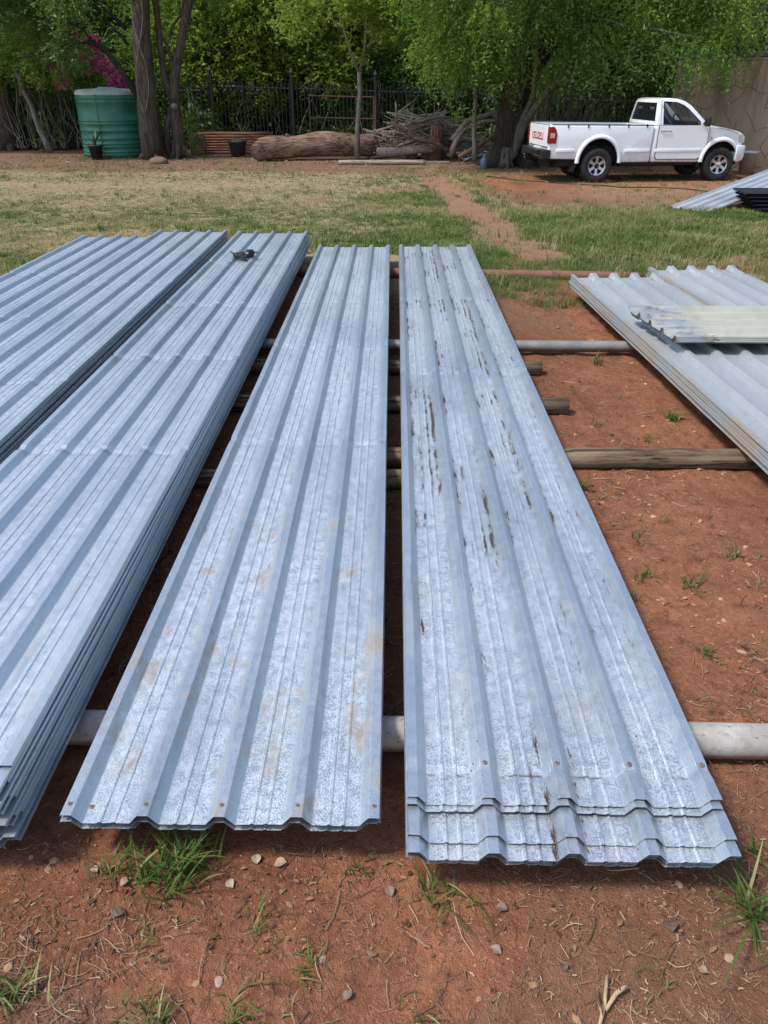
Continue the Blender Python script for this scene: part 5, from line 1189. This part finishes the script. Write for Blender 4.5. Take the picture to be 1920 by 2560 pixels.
# straw, twigs, pebbles, leaves
STRAW = MT('dry_straw', Roughness=.8); STRAW.set('Base Color', STRAW.mix(STRAW.attr('tint'), (.12, .066, .038), (.44, .32, .19))); STRAW = STRAW.m
def straw(n, box, dens, seed, ls, w0, name, label, raise_=.003):
    p = scatter(n, box, dens, seed); r = np.random.default_rng(seed+1); N = len(p)
    a_ = r.random(N)*2*PI; L = ls[0]+(ls[1]-ls[0])*r.random(N)**2; cur = r.normal(size=N)*.35; K = 4; V = []
    w_ = w0*(.5+r.random(N)); tl = r.normal(size=N)*.10
    x = p[:, 0].copy(); y = p[:, 1].copy(); rows = []
    z0 = gheight(x, y)
    for i in range(K):
        z = np.maximum(gheight(x, y), z0*0-9)+raise_*(1+r.random(N))+np.abs(tl)*L*i/K
        nx_, ny_ = -np.sin(a_), np.cos(a_); rows.append(np.stack([np.stack([x-nx_*w_, y-ny_*w_, z], 1), np.stack([x, y, z+w_*1.2], 1), np.stack([x+nx_*w_, y+ny_*w_, z], 1)], 1))
        x = x+np.cos(a_)*L/(K-1); y = y+np.sin(a_)*L/(K-1); a_ = a_+cur*(.4+r.random(N))
    V = np.stack(rows, 1).reshape(-1, 3); b = np.arange(N)*K*3; Fq = []
    for i in range(K-1):
        for j in range(2): q = b+i*3+j; Fq.append(np.stack([q, q+1, q+4, q+3], 1))
    o = mesh_obj(name, V, np.concatenate(Fq), STRAW, attr={'tint': np.repeat(r.random(N)**1.9, K*3)}); tag(o, label, 'straw', kind='stuff')
sheet_free = lambda x, y: (~(((x > -1.7) & (x < .95) & (y > 1.35) & (y < 9.3)) | ((x > 1.8) & (x < 3.4) & (y > 3) & (y < 7.4))))*1.0
straw(14000, (-1.4, 1.6, .55, 1.9), lambda x, y: (.25+.75*(fbm(x*2.2, y*2.2, 50., 3) > .0))*sheet_free(x, y), 51, (.006, .045), .0006, 'fine_straw', 'fine dry straw and root hairs strewn over the near soil')
straw(300, (-1.4, 1.6, .6, 1.6), lambda x, y: .8*sheet_free(x, y), 53, (.05, .14), .0011, 'loose_stalks', 'longer dry stalks lying loose on the near soil')
straw(1200, (-1.4, -.45, .6, 1.15), lambda x, y: .9*sstep(-x, .3, .8), 55, (.02, .09), .0009, 'straw_mat', 'matted pale straw at the bottom left')
straw(8000, (.6, 4.0, 1.5, 8.6), lambda x, y: (.15+.85*(fbm(x*1.5, y*1.5, 52., 3) > .08))*sheet_free(x, y), 57, (.012, .08), .0012, 'scattered_straw', 'dry straw scattered over the open red soil')
straw(3500, (-.98, .16, 1.7, 8.3), lambda x, y: .9*(((x > -.94) & (x < -.72)) | ((x > -.02) & (x < .13))), 59, (.02, .09), .0014, 'gap_straw', 'dry straw and litter in the gaps between the stacks')
straw(7000, (-1.4, 1.6, .55, 2.2), lambda x, y: (.3+.7*(fbm(x*3, y*3, 54., 3) > .05))*sheet_free(x, y), 75, (.004, .022), .0014, 'bark_bits', 'short dark bits of bark and root on the near soil')
# pebbles
def pebbles(n, box, dens, seed, sz, mat, name, label):
    p = scatter(n, box, dens, seed); r = np.random.default_rng(seed+2); N = len(p)
    bm = bmesh.new(); bmesh.ops.create_icosphere(bm, subdivisions=1, radius=1); base = np.array([v.co[:] for v in bm.verts]); fa = np.array([[v.index for v in f.verts] for f in bm.faces]); bm.free()
    s = (sz[0]+(sz[1]-sz[0])*r.random(N)**4)[:, None, None]; sc3 = np.array([1, .8, .55])*(.7+.6*r.random((N, 1, 3)))
    V = base[None]*sc3*s*(1+.35*r.normal(size=(N, len(base), 1))*.5); a_ = r.random(N)*2*PI; c, sn = np.cos(a_)[:, None], np.sin(a_)[:, None]
    X = V[:, :, 0]*c-V[:, :, 1]*sn+p[:, 0:1]; Y = V[:, :, 0]*sn+V[:, :, 1]*c+p[:, 1:2]; Z = V[:, :, 2]+gheight(p[:, 0], p[:, 1])[:, None]+s[:, :, 0]*.05
    V = np.stack([X, Y, Z], -1).reshape(-1, 3); Fq = (fa[None]+np.arange(N)[:, None, None]*len(base)).reshape(-1, 3)
    o = mesh_obj(name, V, Fq, mat, attr={'tint': np.repeat(r.random(N), len(base))}); tag(o, label, 'pebbles', kind='stuff')
PEB = MT('pebble', Roughness=.9); PEB.b.inputs['Specular IOR Level'].default_value = .1; PEB.set('Base Color', PEB.mix(PEB.attr('tint'), (.22, .10, .058), (.46, .26, .16))); PEB = PEB.m
pebbles(6500, (-1.4, 1.7, .55, 2.4), lambda x, y: .9*sheet_free(x, y), 61, (.0008, .0042), PEB, 'fine_gravel', 'fine gravel in the near soil')
pebbles(7000, (.6, 4.0, 1.6, 9), lambda x, y: (.2+.8*(fbm(x*2, y*2, 60., 3) > 0))*sheet_free(x, y), 63, (.0015, .015), PEB, 'soil_clods', 'small clods and stones over the open red soil')
pebbles(1600, (.9, 2.2, 8, 19), lambda x, y: 1.0*(path_d(x, y) < .5), 65, (.004, .02), PEB, 'path_gravel', 'small stones along the worn footpath')
pebbles(5000, (-12, 9, 19.5, 27), lambda x, y: .9+0*x, 67, (.012, .06), simple('leaf_litter', (.33, .24, .15), .9, c2=(.07, .05, .03), scale=3), 'shade_litter', 'dry leaf litter in the shade under the trees')
def stone(px, py, r, c, label, flat=.42):
    r = r*.8
    x, y, z = gp(px, py); o = blob('stone', (x, y, float(gheight(x, y))+r*flat*.45), (r, r*.75, r*flat), simple('stone_face', c, .85, var=.3, scale=60, bump=.4), None, px*.01, 2, .45, (0, 0, px % 3)); 
    for p in o.data.polygons: p.use_smooth = False
    tag(o, label, 'stone', 'loose stones on the soil')
OC = (.42, .24, .12); PK = (.45, .30, .22)
for px, py, r, c, lab in ((138, 2155, .017, OC, 'ochre stone left of the large grass clump, upper of two'), (122, 2178, .015, OC, 'ochre stone left of the large grass clump, lower of two'), (333, 2207, .013, OC, 'small ochre stone below the smaller green blades'), (930, 2373, .015, (.22, .12, .08), 'dark round stone by the small pit'),
    (490, 2455, .012, OC, 'ochre stone right of centre left straw patch'), (545, 2447, .016, PK, 'pale pinkish stone beside the small ochre one'), (330, 2404, .010, PK, 'pale pebble below the wispy tuft'), (1335, 2455, .014, OC, 'ochre stone left of the broken stick'), (1198, 2488, .010, OC, 'small ochre stone low in the middle right'),
    (1825, 2388, .016, PK, 'flat pale stone at the lower right'), (805, 2386, .013, PK, 'pale stone above the grey green sprig'), (1445, 2535, .014, OC, 'ochre chip at the bottom edge right of the dark tuft'), (20, 2420, .016, OC, 'ochre stone at the left edge'), (80, 2150, .010, PK, 'pale pebble under the left stack'), (1700, 2205, .014, PK, 'pale chip in the shade of the right stack')):
    stone(px, py, r, c, lab)
# broken stick
x, y, z = gp(1520, 2500); STK = wood_long('split_stick', (.40, .28, .15), (.55, .42, .25), (.45, .33, .2), 1)
t = tag(empty('broken_stick', (x, y, float(gheight(x, y))+.006)), 'short forked pale stick on the near soil at lower right', 'stick')
mb = MB(); mb.tube([(-.03, -.05, .0), (-.01, -.01, .006), (.01, .05, .012)], [.0035, .005, .004], 7, jit=.2); mb.tube([(-.01, -.02, .005), (.02, .01, .014), (.045, .025, .016)], [.004, .005, .0045], 7, jit=.2); mb.tube([(-.02, -.03, .004), (-.025, .02, .016)], [.003, .002], 6); mb.build('stick_wood', STK, t, True)
# dead leaves
LEAF = MT('dead_leaf', Roughness=.7); LEAF.set('Base Color', LEAF.mix(LEAF.rnd(), (.10, .065, .045), (.36, .27, .19))); LEAF = LEAF.m
def leafmesh(seed):
    r = random.Random(seed); V = []; Fc = []; n = 6
    for i in range(n+1):
        q = i/n; w_ = math.sin(PI*min(1, q*1.02))**.8*.42; cz = .12*math.sin(q*PI)+r.uniform(-.03, .03)
        V += [(q-.5, -w_, cz+.16*w_*2+r.uniform(-.03, .03)), (q-.5, 0, cz), (q-.5, w_, cz+.16*w_*2+r.uniform(-.04, .04))]
    for i in range(n):
        for j in range(2): a_ = i*3+j; Fc.append((a_, a_+1, a_+4, a_+3))
    return V, Fc
lm = []
for k in range(3):
    V, Fc = leafmesh(k); o = mesh_obj('dead_leaf', V, Fc, LEAF, None); lm.append(o)
lp = [(315, 2210, .03, 'grey curled dead leaf left of the large grass clump'), (298, 2290, .035, 'pale round dead leaf in the near left soil'), (575, 2205, .028, 'small pale feather-like leaf right of the large clump'), (240, 2180, .026, 'grey dead leaf beside the small yellowing tuft'), (700, 2150, .035, 'brown dead leaf under the centre left stack, left one'), (640, 2140, .03, 'brown dead leaf under the centre left stack, near the clump'),
      (975, 2220, .028, 'brown dead leaf at the left foot of the right stack'), (1680, 2310, .04, 'long tan dead leaf in the lower right soil'), (1760, 2420, .022, 'small white dead leaf in the lower right soil'), (1410, 2415, .022, 'reddish dead leaf left of the broken stick'), (1255, 2265, .03, 'flat tan dead leaf in the shade of the right stack'), (1240, 2370, .028, 'brown curled leaf below the right stack'), (870, 2480, .025, 'tan leaf near the bottom centre')]
for i, (px, py, s, lab) in enumerate(lp):
    o = lm[i] if i < 3 else lm[i % 3].copy()
    if i >= 3: col.objects.link(o)
    x, y, z = gp(px, py); o.location = (x, y, float(gheight(x, y))+.006); o.scale = (s, s, s); o.rotation_euler = (random.uniform(-.3, .3), random.uniform(-.3, .3), random.uniform(0, 6)); tag(o, lab, 'dead leaf', 'dead leaves on the near soil')
# leaf litter mass in shade below the sheets and in the gaps
p = np.concatenate([scatter(700, (-.9, .9, 1.05, 1.6), lambda x, y: .8+0*x, 71), scatter(900, (-.95, .14, 1.7, 8.4), lambda x, y: ((x < -.75)|(x > -.02))*1.0, 72), scatter(500, (.8, 2.4, .7, 8), lambda x, y: .6*sheet_free(x, y), 73)])
r = np.random.default_rng(5); bv, bf = leafmesh(9); bv = np.array(bv); bf = np.array(bf); N = len(p); s = (.006+.015*r.random(N)**2)*(1+.8*(p[:, 1] > 2)); a_ = r.random(N)*2*PI; ti = r.normal(size=N)*.35
bv = bv*np.array([1, .62, .55]); V = bv[None]*s[:, None, None]*(.7+.6*r.random((N, 1, 3))); c, sn = np.cos(a_)[:, None], np.sin(a_)[:, None]
X = V[:, :, 0]*c-V[:, :, 1]*sn+p[:, :1]; Y = V[:, :, 0]*sn+V[:, :, 1]*c+p[:, 1:]; Z = V[:, :, 2]+np.abs(V[:, :, 1])*ti[:, None]+gheight(p[:, 0], p[:, 1])[:, None]+.004
LT = MT('litter_leaf', Roughness=.9); LT.b.inputs['Specular IOR Level'].default_value = .05; LT.set('Base Color', LT.mix(LT.attr('tint'), (.085, .04, .024), (.30, .18, .11))); LT = LT.m
o = mesh_obj('leaf_litter', np.stack([X, Y, Z], -1).reshape(-1, 3), (bf[None]+np.arange(N)[:, None, None]*len(bv)).reshape(-1, 4), LT, attr={'tint': np.repeat(r.random(N)**1.5, len(bv))}); tag(o, 'small dead leaves under the sheet ends and in the gaps', 'leaf litter', kind='stuff')
